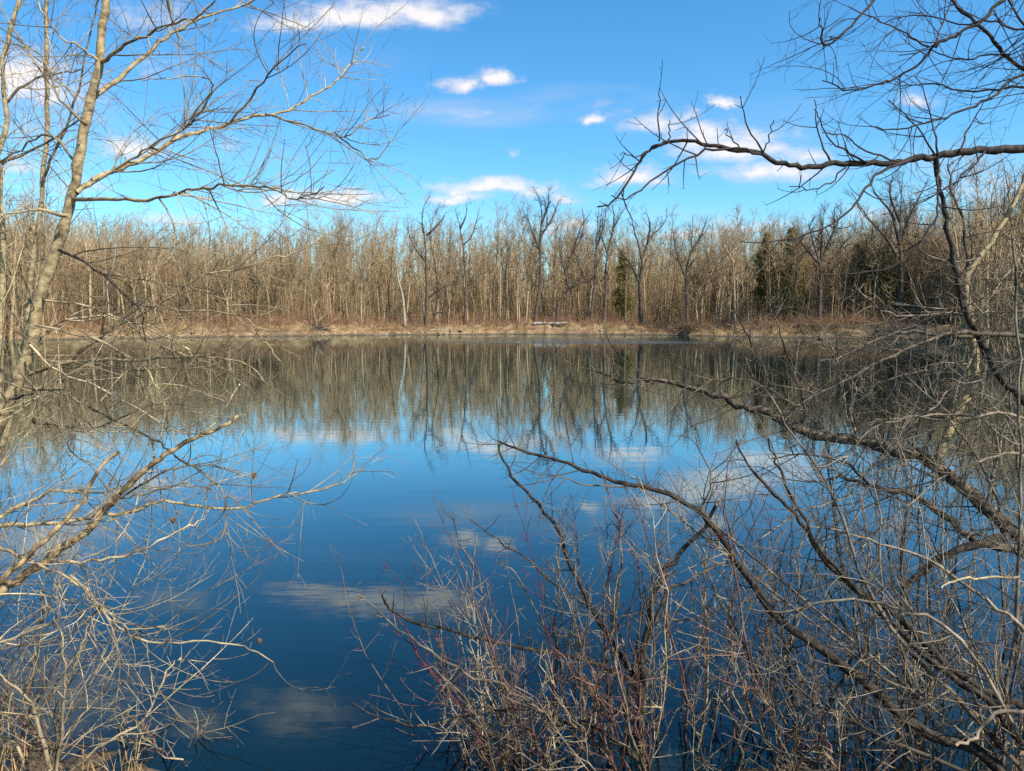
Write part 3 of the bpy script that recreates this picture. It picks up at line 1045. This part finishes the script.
class Plant:
    def __init__(self, name, base, label, cat, group=None, seed=1):
        self.root = thing(name, base, label, cat, group)
        self.R = random.Random(seed)

    def limb(self, pts, d0, d1, w0, w1, mat, twig=None, spec=None, dens=1.0, t0=.05, part='limb', cap=False, wob=.05, kink=.0055, sides=8, lead=None, label=None):
        p, r = traced(pts, d0, d1, w0, w1, self.R, wob, kink)
        if lead is not None:                       # carry the start on to the trunk or ground it grows from
            p = np.vstack([np.array(lead, float).reshape(-1, 3), p])
            r = np.concatenate([np.full(len(p) - len(r), r[0] * 1.08), r])
        self.raw(p, r, mat, twig, spec, dens, t0, part, cap, sides, label)
        return p, r

    def raw(self, p, r, mat, twig=None, spec=None, dens=1.0, t0=.05, part='limb', cap=False, sides=8, label=None):
        T = Tubes()
        if cap:
            tan = unit(p[-1] - p[-2])
            p = np.vstack([p, p[-1] + tan * r[-1] * .6, p[-1] + tan * r[-1] * .4])
            r = np.concatenate([r, [r[-1] * .55, .0004]])
        T.add(p, r, sides)
        o = T.build(part, M[mat], self.root, self.root.location)
        if label:
            o['label'] = label
        if spec:
            C = Tubes()
            sprout(C, p, r, spec, self.R, 0, t0, dens)
            if 0 < len(C.v) < 8:                    # a few twigs stay in the limb's own mesh
                v0, f0 = T.arrays()
                v1, f1 = C.arrays()
                old = o.data
                o.data = mesh_data(part, np.concatenate([v0, v1]) - np.array(self.root.location)[None, :], np.concatenate([f0, f1 + len(v0)]), M[mat])
                bpy.data.meshes.remove(old)
            elif C.n:
                C.build('twig_sprays', M[twig or mat], o, self.root.location)
        return o

    def shoots(self, n, px_rng, depth_rng, top, mats, spec, lean=0.0, w=(2.0, 3.2), base_drop=.03, curl=.05, dens=1.0, part='stem', y0=None):
        """Upright stems from the ground; top(px) gives the pixel row their tips reach."""
        R = self.R
        for _ in range(n):
            px = R.uniform(*px_rng)
            d = R.uniform(*depth_rng)
            x = (px - CX) / FPX * d
            y = d * 1.0
            z = max(-.25, float(ground_z(x, y))) - base_drop
            ty = top(px) + abs(R.gauss(0, 55))
            tx = px + lean * R.uniform(.3, 1.3) + R.gauss(0, 45)
            q = at(tx, ty, d + R.uniform(-.3, .35))
            a = np.array([x, y, z])
            b = np.array(q)
            if b[2] < z + .3:
                b[2] = z + .3
            m = 9
            side = rvec(R) * .10 * np.linalg.norm(b - a)
            side[2] = abs(side[2])
            p = np.array([a + (b - a) * t + side * math.sin(math.pi * t) for t in np.linspace(0, 1, m)])
            p[1:] += npr.normal(0, curl * .22, (m - 1, 3))
            r0 = (w[0] + (w[1] * 1.5 - w[0]) * R.random() ** 2.2) * d / FPX / 2
            r = np.linspace(r0, .0014, m)
            mt = R.choices([k for k, _ in mats], [x_ for _, x_ in mats])[0]
            T = Tubes()
            T.add(p, r, 5)
            sprout(T, p, r, spec, R, 0, .12, dens)
            T.build(part, M[mt], self.root, self.root.location)


def gpt(px, py, d, sink=.1):
    q = at(px, py, d)
    return (q.x, q.y, float(ground_z(q.x, q.y)) - sink)


# --- the tan tree at the left
b = gpt(-95, 760, 4.5)
t = Plant('bare_tree', b, 'tan-barked tree with slender leaning trunk at the left edge, branches over the water', 'tree', seed=41)
trunk_px = [(-60, 560), (-25, 470), (0, 420), (12, 393), (29, 350), (39, 300), (59, 242), (72, 195), (84, 133), (94, 86), (100, 59), (105, 12), (109, -30), (118, -110)]
t.limb(trunk_px, 4.5, 4.5, 15, 6, 'tan_bark', 'tan_twig', ARCH, .35, .35, 'trunk', wob=0, sides=12, lead=[b], kink=.004)
tl = [
    ([(92, 100), (113, 84), (137, 62), (156, 47), (172, 33), (195, 20), (223, 12), (250, 2), (275, -12)], 4.9, 5.2, 1.4),
    ([(101, 62), (121, 49), (145, 35), (172, 23), (195, 18), (215, 0)], 4.1, 3.6, 1.4),
    ([(76, 193), (101, 176), (129, 166), (156, 152), (180, 137), (203, 131), (230, 123), (254, 116), (281, 113), (312, 96), (336, 82), (352, 62), (365, 47)], 4.9, 6.0, 1.2),
    ([(72, 199), (117, 199), (156, 199), (195, 189), (230, 185), (266, 188), (297, 199), (324, 187)], 4.0, 2.9, 1.1),
    ([(230, 123), (258, 90), (281, 62), (305, 43)], 4.9, 4.6, 1.0),
    ([(265, 114), (305, 125), (344, 137), (367, 121), (390, 115)], 4.9, 5.1, 1.0),
    ([(335, 133), (359, 152), (375, 161), (390, 141)], 5.0, 5.2, .9),
    ([(80, 190), (110, 172), (137, 156), (160, 140), (185, 128), (205, 105), (213, 85), (205, 78), (170, 78), (143, 80)], 4.6, 4.0, 1.0),
    ([(59, 250), (84, 262), (105, 277), (129, 298), (142, 316), (146, 346)], 4.3, 3.9, 3.2),
    ([(29, 374), (70, 362), (105, 360), (137, 360), (187, 356), (219, 358), (246, 364), (266, 383)], 4.6, 4.0, 4.6),
    ([(68, 362), (93, 342), (116, 327), (152, 309), (182, 289), (202, 276), (214, 269), (223, 252)], 4.5, 4.2, 3.8),
    ([(210, 273), (240, 269), (261, 261), (294, 252), (320, 238)], 4.25, 4.3, 1.8),
    ([(24, 386), (62, 393), (94, 409), (125, 426), (156, 440), (176, 456), (211, 479), (225, 499), (221, 538), (189, 547)], 4.6, 3.9, 3.2),
    ([(10, 399), (39, 391), (74, 390)], 4.3, 4.1, 3.0),
    ([(30, 345), (60, 372), (100, 388), (140, 410), (175, 430), (205, 436)], 4.4, 4.1, 2.4),
    ([(35, 325), (80, 335), (120, 350), (150, 375), (165, 410), (160, 440)], 4.4, 4.0, 2.2),
    ([(20, 372), (50, 410), (70, 450), (95, 470), (110, 500)], 4.4, 4.0, 2.4),
    ([(33, 340), (75, 318), (120, 318), (160, 335), (190, 350)], 4.6, 4.8, 2.4),
    ([(10, 410), (50, 425), (100, 425), (150, 405), (185, 405)], 4.4, 4.2, 2.4),
    ([(40, 300), (85, 305), (130, 325), (170, 350), (215, 365)], 4.5, 4.6, 2.2),
    ([(132, 302), (150, 307), (180, 311), (243, 317), (262, 340), (279, 360)], 4.2, 4.2, 2.0),
    ([(100, 62), (84, 50), (65, 40), (48, 20), (35, -5)], 4.5, 4.3, 2.6),
    ([(86, 125), (60, 100), (45, 60), (20, 40), (-20, 15)], 4.4, 4.2, 3.0),
    ([(66, 215), (40, 210), (15, 213), (-30, 225)], 4.4, 4.1, 4.0),
    ([(78, 165), (50, 135), (20, 150), (-20, 175)], 4.6, 4.8, 2.8),
]
W0 = [5.0, 4.0, 5.6, 4.2, 2.6, 2.2, 1.8, 3.0]
for i, (px_, d0, d1, w_) in enumerate(tl):
    w0, w1 = (W0[i], w_) if i < len(W0) else (w_, 1.1)
    dd = 1.15 if i < 8 else 1.1
    t.limb(px_, d0 if i not in (0, 1, 2, 3) else 4.5, d1, w0, w1, 'dark_bark' if i in (8, 13) else 'tan_bark' if w0 > 3.4 else 'tan_twig', 'tan_twig', ARCH, dd, .12, sides=8)

# --- thin upright trees behind the tan trunk, at the left edge
b = gpt(-75, 760, 5.6)
t = Plant('bare_tree', b, 'thin upright tree just behind the leaning tan trunk at the left', 'tree', seed=43)
t.limb([(-45, 620), (-15, 500), (10, 420), (24, 350), (30, 280), (40, 215), (45, 150), (46, 90), (47, 30), (50, -40)], 5.6, 5.6, 6.5, 3.5, 'tan_bark', 'tan_twig', ARCH, .8, .3, 'trunk', lead=[b])
t.limb([(43, 180), (60, 140), (78, 90), (88, 40), (100, -10)], 5.6, 5.8, 3, 1.4, 'grey_bark', 'tan_twig', ARCH, .8)
t.limb([(28, 300), (55, 270), (68, 225), (75, 180)], 5.6, 5.9, 3, 1.4, 'grey_bark', 'tan_twig', ARCH, .5)
b = gpt(-30, 720, 5.0)
t = Plant('bare_tree', b, 'slim pole-like tree cut by the left picture edge', 'tree', seed=44)
t.limb([(-5, 440), (2, 330), (2, 240), (-2, 170), (6, 120), (4, 60), (20, 0), (30, -60)], 5.0, 5.2, 6.5, 3.5, 'tan_bark', 'tan_twig', ARCH, .9, .35, 'trunk', lead=[b])
t.limb([(-1, 165), (20, 155), (50, 140), (80, 118)], 5.1, 5.4, 4, 1.5, 'grey_bark', 'tan_twig', ARCH, .9)
t.limb([(4, 105), (25, 85), (50, 75), (80, 70)], 5.1, 5.3, 3, 1.3, 'grey_bark', 'tan_twig', ARCH, .9)

# --- the broken leaning stems below it
b = gpt(-150, 800, 3.9)
t = Plant('broken_tree', b, 'leaning broken-ended tan stems over the water at lower left', 'tree', seed=47)
bl = np.array(b)
lead = [b, bl + (np.array(at(-70, 650, 3.8)) - bl) * .6]
t.limb([(-40, 628), (0, 592), (16, 580), (51, 557), (86, 530), (113, 499), (145, 471), (168, 454), (203, 434), (238, 417)], 3.75, 4.3, 11, 3.6, 'broken_bark', 'tan_twig', ARCH, .55, .2, 'trunk', True, sides=12, lead=lead)
t.limb([(205, 433), (219, 417), (240, 385)], 4.24, 4.3, 2.8, 2, 'tan_bark', cap=True)
t.limb([(-20, 600), (23, 561), (51, 534), (78, 507), (94, 475), (119, 452)], 3.6, 3.8, 6.5, 3.6, 'broken_bark', 'tan_twig', ARCH, .4, .3, cap=True, lead=[lead[1]])
for px_, d0, d1, w0 in (([(-40, 535), (0, 516), (39, 497), (50, 491), (78, 491), (110, 491), (140, 478)], 3.9, 4.2, 5),
                        ([(-30, 530), (0, 527), (59, 524), (94, 516), (137, 510), (164, 501), (199, 507), (234, 509), (281, 495), (301, 493), (344, 483), (355, 460)], 4.0, 4.3, 5),
                        ([(50, 560), (74, 563), (109, 559), (141, 550), (176, 532), (199, 522), (210, 512)], 3.8, 4.0, 3.4),
                        ([(95, 517), (130, 492), (170, 470), (200, 466), (235, 472), (255, 480)], 4.1, 4.3, 2.6),
                        ([(120, 498), (150, 492), (180, 485), (212, 490)], 4.1, 4.0, 2.2)):
    t.limb(px_, d0, d1, w0, 1.2, 'tan_bark' if w0 > 4 else 'tan_twig', 'tan_twig', ARCH, .85, .1)

# --- pale shrub at the lower left
b = gpt(30, 800, 3.9)
t = Plant('shrub', b, 'pale straw-coloured shrub of arching stems on the lower left bank', 'shrub', seed=51)
for px_, d0, d1, w0 in (([(-30, 530), (0, 549), (39, 565), (78, 584), (102, 608), (129, 627), (164, 627)], 3.6, 3.9, 4),
                        ([(70, 575), (98, 604), (117, 627), (145, 641), (168, 643), (219, 643), (250, 649), (273, 660)], 3.7, 4.2, 3),
                        ([(60, 785), (70, 771), (109, 741), (145, 717), (168, 670), (184, 655)], 3.95, 4.1, 4.2),
                        ([(-30, 660), (0, 643), (51, 623), (90, 608), (110, 595)], 3.6, 3.7, 3.4),
                        ([(50, 790), (62, 705), (78, 655), (92, 620)], 3.8, 3.7, 3),
                        ([(56, 790), (62, 720), (66, 665), (55, 620), (40, 590)], 3.8, 3.6, 3),
                        ([(50, 770), (38, 720), (20, 690), (0, 675), (-30, 665)], 3.7, 3.5, 4.5),
                        ([(40, 790), (70, 735), (95, 700), (118, 660), (112, 610)], 3.9, 3.8, 2.4),
                        ([(-30, 730), (0, 738), (18, 745), (22, 765), (24, 790)], 3.8, 3.9, 6)):
    t.limb(px_, d0, d1, w0, 1.3, 'pale_twig', 'tan_twig', ARCH, .75, .08, 'stem')
t.shoots(7, (-40, 70), (3.8, 4.3), lambda px: 590 + .5 * max(0, px - 20), [('straw_twig', 3), ('pale_twig', 3), ('red_twig', 1)], ARCH, 25, dens=.7)
b = gpt(120, 800, 4.15)
t = Plant('shrub', b, 'low sprigs of straw-brown shoots at the bank corner, lower left', 'shrub', seed=52)
t.shoots(16, (95, 185), (4.1, 4.35), lambda px: 715, [('straw_twig', 3), ('red_twig', 1)], SPUR, 0, w=(1.6, 2.6), dens=.6)
b = gpt(-60, 760, 3.9)
t = Plant('shrub', b, 'tangled grey-tan shrub crowding the left picture edge over the water', 'shrub', seed=53)
t.shoots(12, (-130, 20), (3.5, 4.4), lambda px: 430 + .6 * max(0, px), [('tan_twig', 3), ('pale_twig', 2)], ARCH, 75, dens=.75, curl=.1)

# dead leaves that still hang on the twigs
R = random.Random(77)
for (px, py, d, lab) in ((258, 640, 4.2, 'curled brown dead leaf at the tip of the long low left twig'), (172, 519, 4.0, 'brown dead leaf hanging on the broken stem twigs, above the pale shrub'),
                         (253, 474, 4.2, 'small brown leaf remnant at the end of the broken tree twigs'), (33, 420, 4.3, 'dark dead leaf hanging beside the tan trunk foot')):
    T = Tubes()
    q = np.array(at(px, py, d))
    T.add([q + np.array([0, 0, .012]), q, q + np.array([.006, .004, -.012]), q + np.array([.002, .004, -.03])], [.0012, .009, .012, .001], 5)
    T.add([q + np.array([.004, 0, .012]), q + np.array([.014, 0, .002]), q + np.array([.02, .003, -.014])], [.001, .007, .001], 4)
    tag(T.build('dead_leaf', M['dead_leaf']), lab, 'leaf')

# --- the tree whose limbs reach in from the right
b = gpt(1180, 830, 4.9)
t = Plant('bare_tree', b, 'dark-barked tree at the right edge whose long limbs reach across the sky', 'tree', seed=61)
T0 = [(1175, 800), (1165, 600), (1160, 400), (1150, 250), (1145, 140), (1140, 40), (1120, -80)]
t.limb(T0, 4.9, 4.9, 30, 16, 'dark_bark', 'purple_twig', None, part='trunk', wob=0, sides=12, lead=[b])
t.limb([(1147, 150), (1085, 146), (1024, 148), (987, 150), (952, 154), (921, 159), (897, 162), (866, 163), (835, 164), (808, 167), (784, 164), (761, 154), (729, 148), (702, 144), (675, 141), (655, 146), (644, 156), (632, 176), (612, 203), (597, 207)], 4.9, 4.3, 9.5, 1.6, 'dark_bark', 'purple_twig', BUDDED, .55, .30, sides=10)
E_limbs = [
    ([(761, 154), (729, 148), (698, 154), (663, 172), (640, 191), (624, 199), (612, 195)], 4.45, 4.2, 3, 1.1),
    ([(672, 141), (650, 150), (634, 157), (620, 153)], 4.35, 4.3, 1.6, 1),
    ([(659, 141), (657, 113), (661, 88)], 4.35, 4.35, 1.8, .9), ([(668, 140), (669, 128), (670, 118)], 4.35, 4.3, 1.4, .9),
    ([(763, 152), (749, 129), (740, 96)], 4.5, 4.5, 2.2, 1.0), ([(762, 154), (770, 135), (775, 118)], 4.5, 4.4, 1.8, 1),
    ([(740, 150), (728, 134), (725, 128)], 4.5, 4.4, 1.6, 1), ([(831, 163), (819, 133), (813, 98)], 4.6, 4.6, 2.4, 1),
    ([(866, 163), (835, 146), (822, 125), (815, 108)], 4.6, 4.4, 2.4, 1), ([(897, 161), (866, 150), (845, 137), (822, 133)], 4.6, 4.3, 2.2, 1),
    ([(938, 155), (932, 120), (917, 75)], 4.7, 4.7, 2.4, 1), ([(935, 155), (918, 128), (888, 100)], 4.7, 4.5, 2.4, 1), ([(960, 152), (968, 128), (985, 100)], 4.7, 4.8, 2.4, 1),
    ([(910, 160), (882, 172), (862, 195), (847, 213), (819, 230), (788, 240), (741, 242)], 4.65, 4.3, 3.6, 1.1),
    ([(848, 165), (830, 183), (812, 190), (790, 186)], 4.6, 4.4, 2, 1),
    ([(985, 151), (975, 165), (950, 185), (915, 205), (880, 215)], 4.75, 4.4, 2.6, 1),
    ([(937, 158), (938, 187), (936, 215), (921, 242), (893, 266), (858, 273), (820, 274)], 4.7, 4.4, 3.0, 1.1),
]
for px_, d0, d1, w0, w1 in E_limbs:
    t.limb(px_, d0, d1, w0, w1, 'purple_twig', 'purple_twig', BUDDED, .8, .15, sides=6)
F_limbs = [
    ([(1143, 120), (1080, 100), (1024, 70), (999, 47), (976, 23), (952, 0), (935, -25)], 4.9, 5.3, 5, 2.5),
    ([(1141, 60), (1060, -30), (1003, 0), (983, 20), (956, 35), (935, 45), (921, 62), (897, 78), (882, 84), (851, 90), (823, 80)], 4.9, 4.6, 5, 1.2),
    ([(1140, 30), (1000, -40), (900, -30), (874, 0), (851, 25), (829, 45), (822, 39), (821, 18)], 4.9, 4.6, 4, 1.6),
    ([(1144, 130), (1080, 80), (1024, 74), (995, 94), (968, 109), (936, 121), (897, 129), (870, 126)], 4.9, 4.7, 4, 1.2),
    ([(1146, 140), (1080, 100), (1024, 88), (976, 92), (933, 84), (900, 86)], 4.9, 5.2, 3.4, 1.1),
    ([(930, 47), (905, 33), (874, 18), (847, 6)], 4.7, 4.9, 2.0, 1),
    ([(935, 44), (945, 20), (952, -5)], 4.7, 4.9, 2, 1),
    ([(1010, 55), (985, 55), (960, 60), (930, 50), (900, 55)], 5.1, 5.3, 2, 1),
    ([(1142, 30), (1080, 20), (1024, 30), (990, 20), (960, 25), (920, 15), (885, 22)], 4.9, 5.4, 3, 1),
    ([(1142, 50), (1070, 60), (1020, 20), (1000, -20)], 4.9, 5.2, 3.4, 2),
]
for px_, d0, d1, w0, w1 in F_limbs:
    t.limb(px_, d0, d1, w0, w1, 'dark_bark' if w0 > 3.2 else 'purple_twig', 'purple_twig', ARCH, .75, .3, sides=7)
t.limb([(1163, 520), (1100, 470), (1024, 402), (999, 374), (976, 331), (967, 317), (959, 289), (954, 261), (947, 228), (939, 190), (936, 160)], 4.95, 4.75, 9, 4, 'dark_bark', 'grey_twig', TANGLE, .7, .3)

# --- the leaning tree on the right with its pale sapling stem
b = gpt(1180, 800, 4.7)
t = Plant('bare_tree', b, 'rough leaning trunk slanting up-left from the right edge, with a pale upright stem', 'tree', seed=67)
t.limb([(1130, 660), (1070, 580), (1024, 538), (991, 511), (956, 480), (921, 458), (874, 445), (835, 437), (796, 429), (769, 413), (737, 404), (706, 392), (675, 384), (645, 379), (624, 383), (590, 366)], 4.7, 5.6, 19, 1.6, 'grey_bark', 'grey_twig', RISING, 1.0, .18, 'trunk', sides=12, lead=[b], kink=.009)
t.limb([(1050, 570), (1024, 550), (976, 542), (944, 515), (913, 495), (874, 487), (843, 478), (812, 482)], 4.6, 4.7, 12, 2, 'grey_bark', 'grey_twig', RISING, 1.0, .1, sides=9, kink=.008)
t.limb([(1010, 530), (999, 538), (956, 550), (929, 566), (905, 589)], 4.75, 4.6, 11, 6, 'dark_bark', 'grey_twig', TANGLE, .9, .2, sides=9)
t.limb([(938, 469), (940, 452), (956, 417), (972, 386), (976, 359), (971, 332), (967, 299), (967, 279), (982, 253), (1003, 223), (1018, 195), (1030, 170)], 4.95, 5.1, 10, 4, 'tan_bark', 'grey_twig', TANGLE, .85, .3, sides=9, label='pale upright stem rising from the leaning trunk')
for px_, d0, d1, w0 in (([(1080, 350), (1024, 337), (976, 334), (944, 335), (905, 351), (866, 370), (831, 388), (800, 405), (770, 425)], 4.8, 4.4, 6.5),
                        ([(975, 335), (942, 336), (906, 332), (871, 342), (845, 355), (820, 362)], 4.95, 4.5, 5),
                        ([(968, 300), (950, 313), (906, 316), (876, 307), (857, 289)], 5.0, 4.6, 2.8),
                        ([(1060, 312), (1024, 311), (975, 314), (942, 314), (915, 318)], 4.8, 5.0, 3),
                        ([(967, 270), (965, 228), (952, 190), (948, 165)], 5.0, 5.2, 3.4),
                        ([(972, 318), (990, 296), (1002, 280), (1010, 270)], 5.0, 5.0, 2.4),
                        ([(974, 350), (962, 375), (940, 400), (920, 415), (890, 420)], 4.95, 4.6, 3),
                        ([(968, 400), (985, 420), (1005, 440), (1040, 452)], 4.95, 4.6, 3),
                        ([(980, 255), (960, 262), (935, 258), (905, 240)], 5.0, 4.7, 2.4),
                        ([(800, 430), (805, 405), (792, 370), (780, 335), (769, 304)], 5.3, 5.0, 3.2),
                        ([(760, 410), (757, 395), (753, 351), (742, 325), (733, 304)], 5.4, 5.1, 2.8),
                        ([(860, 443), (850, 410), (860, 380), (858, 350)], 5.1, 5.0, 2.8),
                        ([(900, 452), (905, 420), (925, 395), (950, 380)], 5.1, 4.9, 2.6),
                        ([(870, 486), (840, 460), (800, 455), (770, 460)], 4.7, 4.4, 3)):
    t.limb(px_, d0, d1, w0, 1.3, 'grey_bark' if w0 > 4 else 'grey_twig', 'grey_twig', TANGLE, 1.1, .1, sides=7, kink=.006)

for px_, d0, d1, w0 in (([(1090, 480), (1024, 418), (975, 415), (921, 415), (872, 430), (835, 470)], 4.6, 4.2, 4),
                        ([(1080, 390), (1030, 360), (990, 375), (950, 410), (925, 450), (915, 500)], 4.6, 4.3, 3.4),
                        ([(1090, 500), (1030, 455), (985, 460), (940, 480), (890, 520), (850, 560)], 4.5, 4.1, 4),
                        ([(1000, 512), (985, 470), (965, 440), (935, 400), (925, 360), (930, 320)], 4.7, 4.6, 3.2),
                        ([(930, 462), (890, 420), (865, 395), (835, 360), (815, 330)], 5.0, 4.7, 2.8),
                        ([(985, 508), (1000, 450), (1010, 400), (1008, 350), (990, 310)], 4.7, 4.9, 3.2),
                        ([(890, 450), (870, 470), (840, 500), (800, 510), (760, 540)], 4.9, 4.5, 2.8),
                        ([(830, 436), (800, 410), (760, 385), (720, 378), (690, 395)], 5.2, 4.9, 2.4)):
    t.limb(px_, d0, d1, w0, 1.2, 'grey_twig', 'grey_twig', TANGLE, 1.0, .08, sides=7, kink=.007)

# --- arching dark stems from the lower right
b = gpt(1075, 850, 3.7)
t = Plant('shrub', b, 'big shrub of dark arching stems sweeping left from the lower right corner', 'shrub', seed=71)
for px_, d0, d1, w0, w1, dn in (
        ([(1020, 800), (999, 771), (976, 748), (936, 737), (905, 717), (858, 678), (812, 643), (780, 619), (749, 580), (726, 545), (702, 514), (667, 494), (624, 483), (592, 473), (560, 462), (520, 450), (497, 441)], 3.7, 4.4, 14, 2, .8),
        ([(1070, 760), (1024, 709), (983, 690), (936, 655), (897, 616), (858, 592), (827, 561), (800, 522), (776, 494), (753, 471), (735, 440)], 3.8, 4.4, 10, 2, .7),
        ([(1050, 780), (991, 705), (936, 666), (894, 627), (851, 584), (819, 545), (792, 498), (780, 471), (768, 440)], 3.75, 4.3, 8, 2, .7),
        ([(950, 690), (900, 640), (866, 585), (843, 519), (819, 472), (792, 433), (770, 395)], 3.8, 4.4, 5, 1.4, .8),
        ([(700, 512), (712, 480), (700, 450), (690, 420)], 4.3, 4.2, 2.4, 1, .9),
        ([(640, 487), (600, 487), (560, 478), (530, 486)], 4.35, 4.2, 2.2, 1, .9),
        ([(1070, 720), (1024, 713), (995, 713), (976, 737), (955, 747)], 3.6, 3.55, 5, 3, .4),
        ([(1075, 770), (1030, 640), (985, 600), (930, 560), (880, 545), (840, 530), (800, 528)], 3.8, 4.2, 5, 1.3, .9),
        ([(1060, 800), (960, 640), (900, 610), (840, 600), (780, 612), (740, 606)], 3.7, 4.0, 4.5, 1.2, .9),
        ([(1040, 800), (900, 745), (850, 720), (800, 690), (760, 640)], 3.7, 3.9, 5, 1.2, .9)):
    t.limb(px_, d0, d1, w0, w1, 'dark_bark' if w0 > 6 else 'grey_twig', 'grey_twig', TANGLE, dn, .1, 'stem', sides=9, lead=[b])
b = gpt(1040, 840, 3.9)
t = Plant('sapling', b, 'straight olive-grey sapling standing upright at the right edge', 'sapling', seed=73)
t.limb([(1003, 800), (1005, 694), (1011, 658), (1018, 588), (1021, 471), (1019, 380), (1016, 300), (1012, 240)], 3.9, 3.9, 4.5, 2.2, 'grey_twig', 'grey_twig', SPUR, .6, .2, 'trunk', lead=[gpt(1003, 830, 3.9)])
t.limb([(1019, 577), (990, 578), (960, 580), (940, 588)], 3.9, 3.8, 3, 1.5, 'tan_twig', 'grey_twig', SPUR, .6)

# --- the thorny shrub in the middle
b = gpt(643, 800, 4.2)
t = Plant('shrub', b, 'thorny grey shrub with forked dark stems at bottom centre', 'shrub', seed=79)
for px_, d0, d1, w0, w1, dn in (
        ([(643, 790), (642, 740), (641, 682), (645, 643), (652, 600), (664, 573), (684, 549), (707, 526), (715, 505)], 4.2, 4.2, 9, 3.5, .9),
        ([(641, 700), (637, 682), (613, 643), (590, 604), (570, 565), (559, 530), (539, 504), (512, 475), (498, 445)], 4.2, 4.6, 7, 2.2, 1),
        ([(640, 690), (621, 674), (574, 657), (520, 647), (469, 635), (418, 623), (391, 608), (382, 598)], 4.2, 3.9, 6, 1.8, 1),
        ([(640, 760), (594, 727), (559, 723), (535, 707), (508, 709), (469, 715), (418, 727), (375, 715), (352, 703)], 4.1, 3.7, 6, 1.4, 1),
        ([(545, 712), (535, 707), (504, 686), (473, 678), (442, 660), (399, 631), (378, 612), (358, 594)], 3.95, 3.8, 4, 1.4, 1),
        ([(645, 650), (664, 596), (690, 580), (723, 563)], 4.2, 4.0, 4, 3, .4),
        ([(630, 670), (615, 615), (622, 560), (615, 510), (600, 470)], 4.25, 4.5, 3, 1.2, 1),
        ([(590, 604), (560, 590), (530, 560), (505, 545), (470, 520)], 4.4, 4.3, 2.6, 1.2, 1),
        ([(650, 615), (690, 620), (730, 600), (760, 560)], 4.2, 4.4, 3, 1.2, 1),
        ([(641, 720), (600, 700), (560, 660), (540, 620), (520, 580), (500, 560)], 4.2, 4.4, 3, 1.2, 1)):
    t.limb(px_, d0, d1, w0, w1, 'dark_bark' if w0 > 5 else 'grey_twig', 'grey_twig', SPUR, dn * 1.25, .08, 'stem', cap=(w0 == 4 and w1 == 3), sides=8, lead=[b] if px_[0][1] > 780 else None)


def topline(px):
    return float(np.interp(px, [340, 380, 420, 480, 540, 600, 680, 760, 850, 950, 1030], [640, 570, 520, 505, 490, 470, 455, 440, 420, 400, 390]))


def bush(px0, px1, dep, n, mats, spec, label, seed, lean=0, dens=1.0, w=(1.8, 3.4), top=topline, curl=.06):
    b = gpt((px0 + px1) / 2, 800, sum(dep) / 2)
    t = Plant('shrub', b, label, 'shrub', seed=seed)
    t.shoots(n, (px0, px1), dep, top, mats, spec, lean, w, dens=dens, curl=curl)


bush(420, 560, (3.85, 4.35), 22, [('red_twig', 3), ('grey_twig', 4), ('crimson_twig', .25), ('tan_twig', 2)], SPUR, 'reddish-twigged shrub leaning left over the water, left of the thorny grey shrub', 101, -55, 1.0, w=(1.4, 2.8))
bush(560, 700, (3.9, 4.6), 24, [('grey_twig', 3), ('tan_twig', 3), ('red_twig', 1)], SPUR, 'thicket of thin upright tan shoots behind the thorny grey shrub', 103, -5, 1.0, w=(1.4, 2.8))
bush(470, 660, (3.7, 4.05), 46, [('tan_twig', 2), ('grey_twig', 3), ('red_twig', 1.5)], SPUR, 'low twiggy brown shrub in front of the thorny grey shrub', 107, -25, 1.1, top=lambda px: topline(px) + 150, w=(1.4, 2.8), curl=.09)
bush(680, 800, (3.85, 4.6), 21, [('tan_twig', 3), ('grey_twig', 3), ('red_twig', 2), ('crimson_twig', .3)], SPUR, 'shrub of straight tan and crimson shoots, right of the thorny grey shrub', 109, -10, 1.0, top=lambda px: topline(px) + 20, w=(1.4, 2.8))
bush(790, 930, (3.9, 4.6), 16, [('grey_twig', 4), ('tan_twig', 2), ('red_twig', 1)], TANGLE, 'grey tangled shrub beneath the leaning trunk, standing in dark water', 113, -60, .5, top=lambda px: topline(px) + 20, curl=.10, w=(1.4, 3))
bush(920, 1080, (3.8, 4.8), 20, [('grey_twig', 4), ('tan_twig', 2), ('straw_twig', .6)], TANGLE, 'dense grey shrub filling the lower right corner behind the arching stems', 127, -45, .55, curl=.10, w=(1.4, 3))
bush(700, 1050, (3.6, 3.95), 44, [('straw_twig', 1), ('tan_twig', 3), ('grey_twig', 3), ('red_twig', 1)], SPUR, 'low pale twiggy shrub at the foot of the arching stems, lower right', 131, -20, 1, top=lambda px: 630, curl=.10, w=(1.4, 2.8))
bush(820, 1080, (4.8, 5.8), 20, [('grey_twig', 4), ('tan_twig', 2)], TANGLE, 'sparse grey shrub beyond the leaning trunk with tips against the far shore', 137, -45, .5, top=lambda px: 330, curl=.10, w=(1.6, 3))
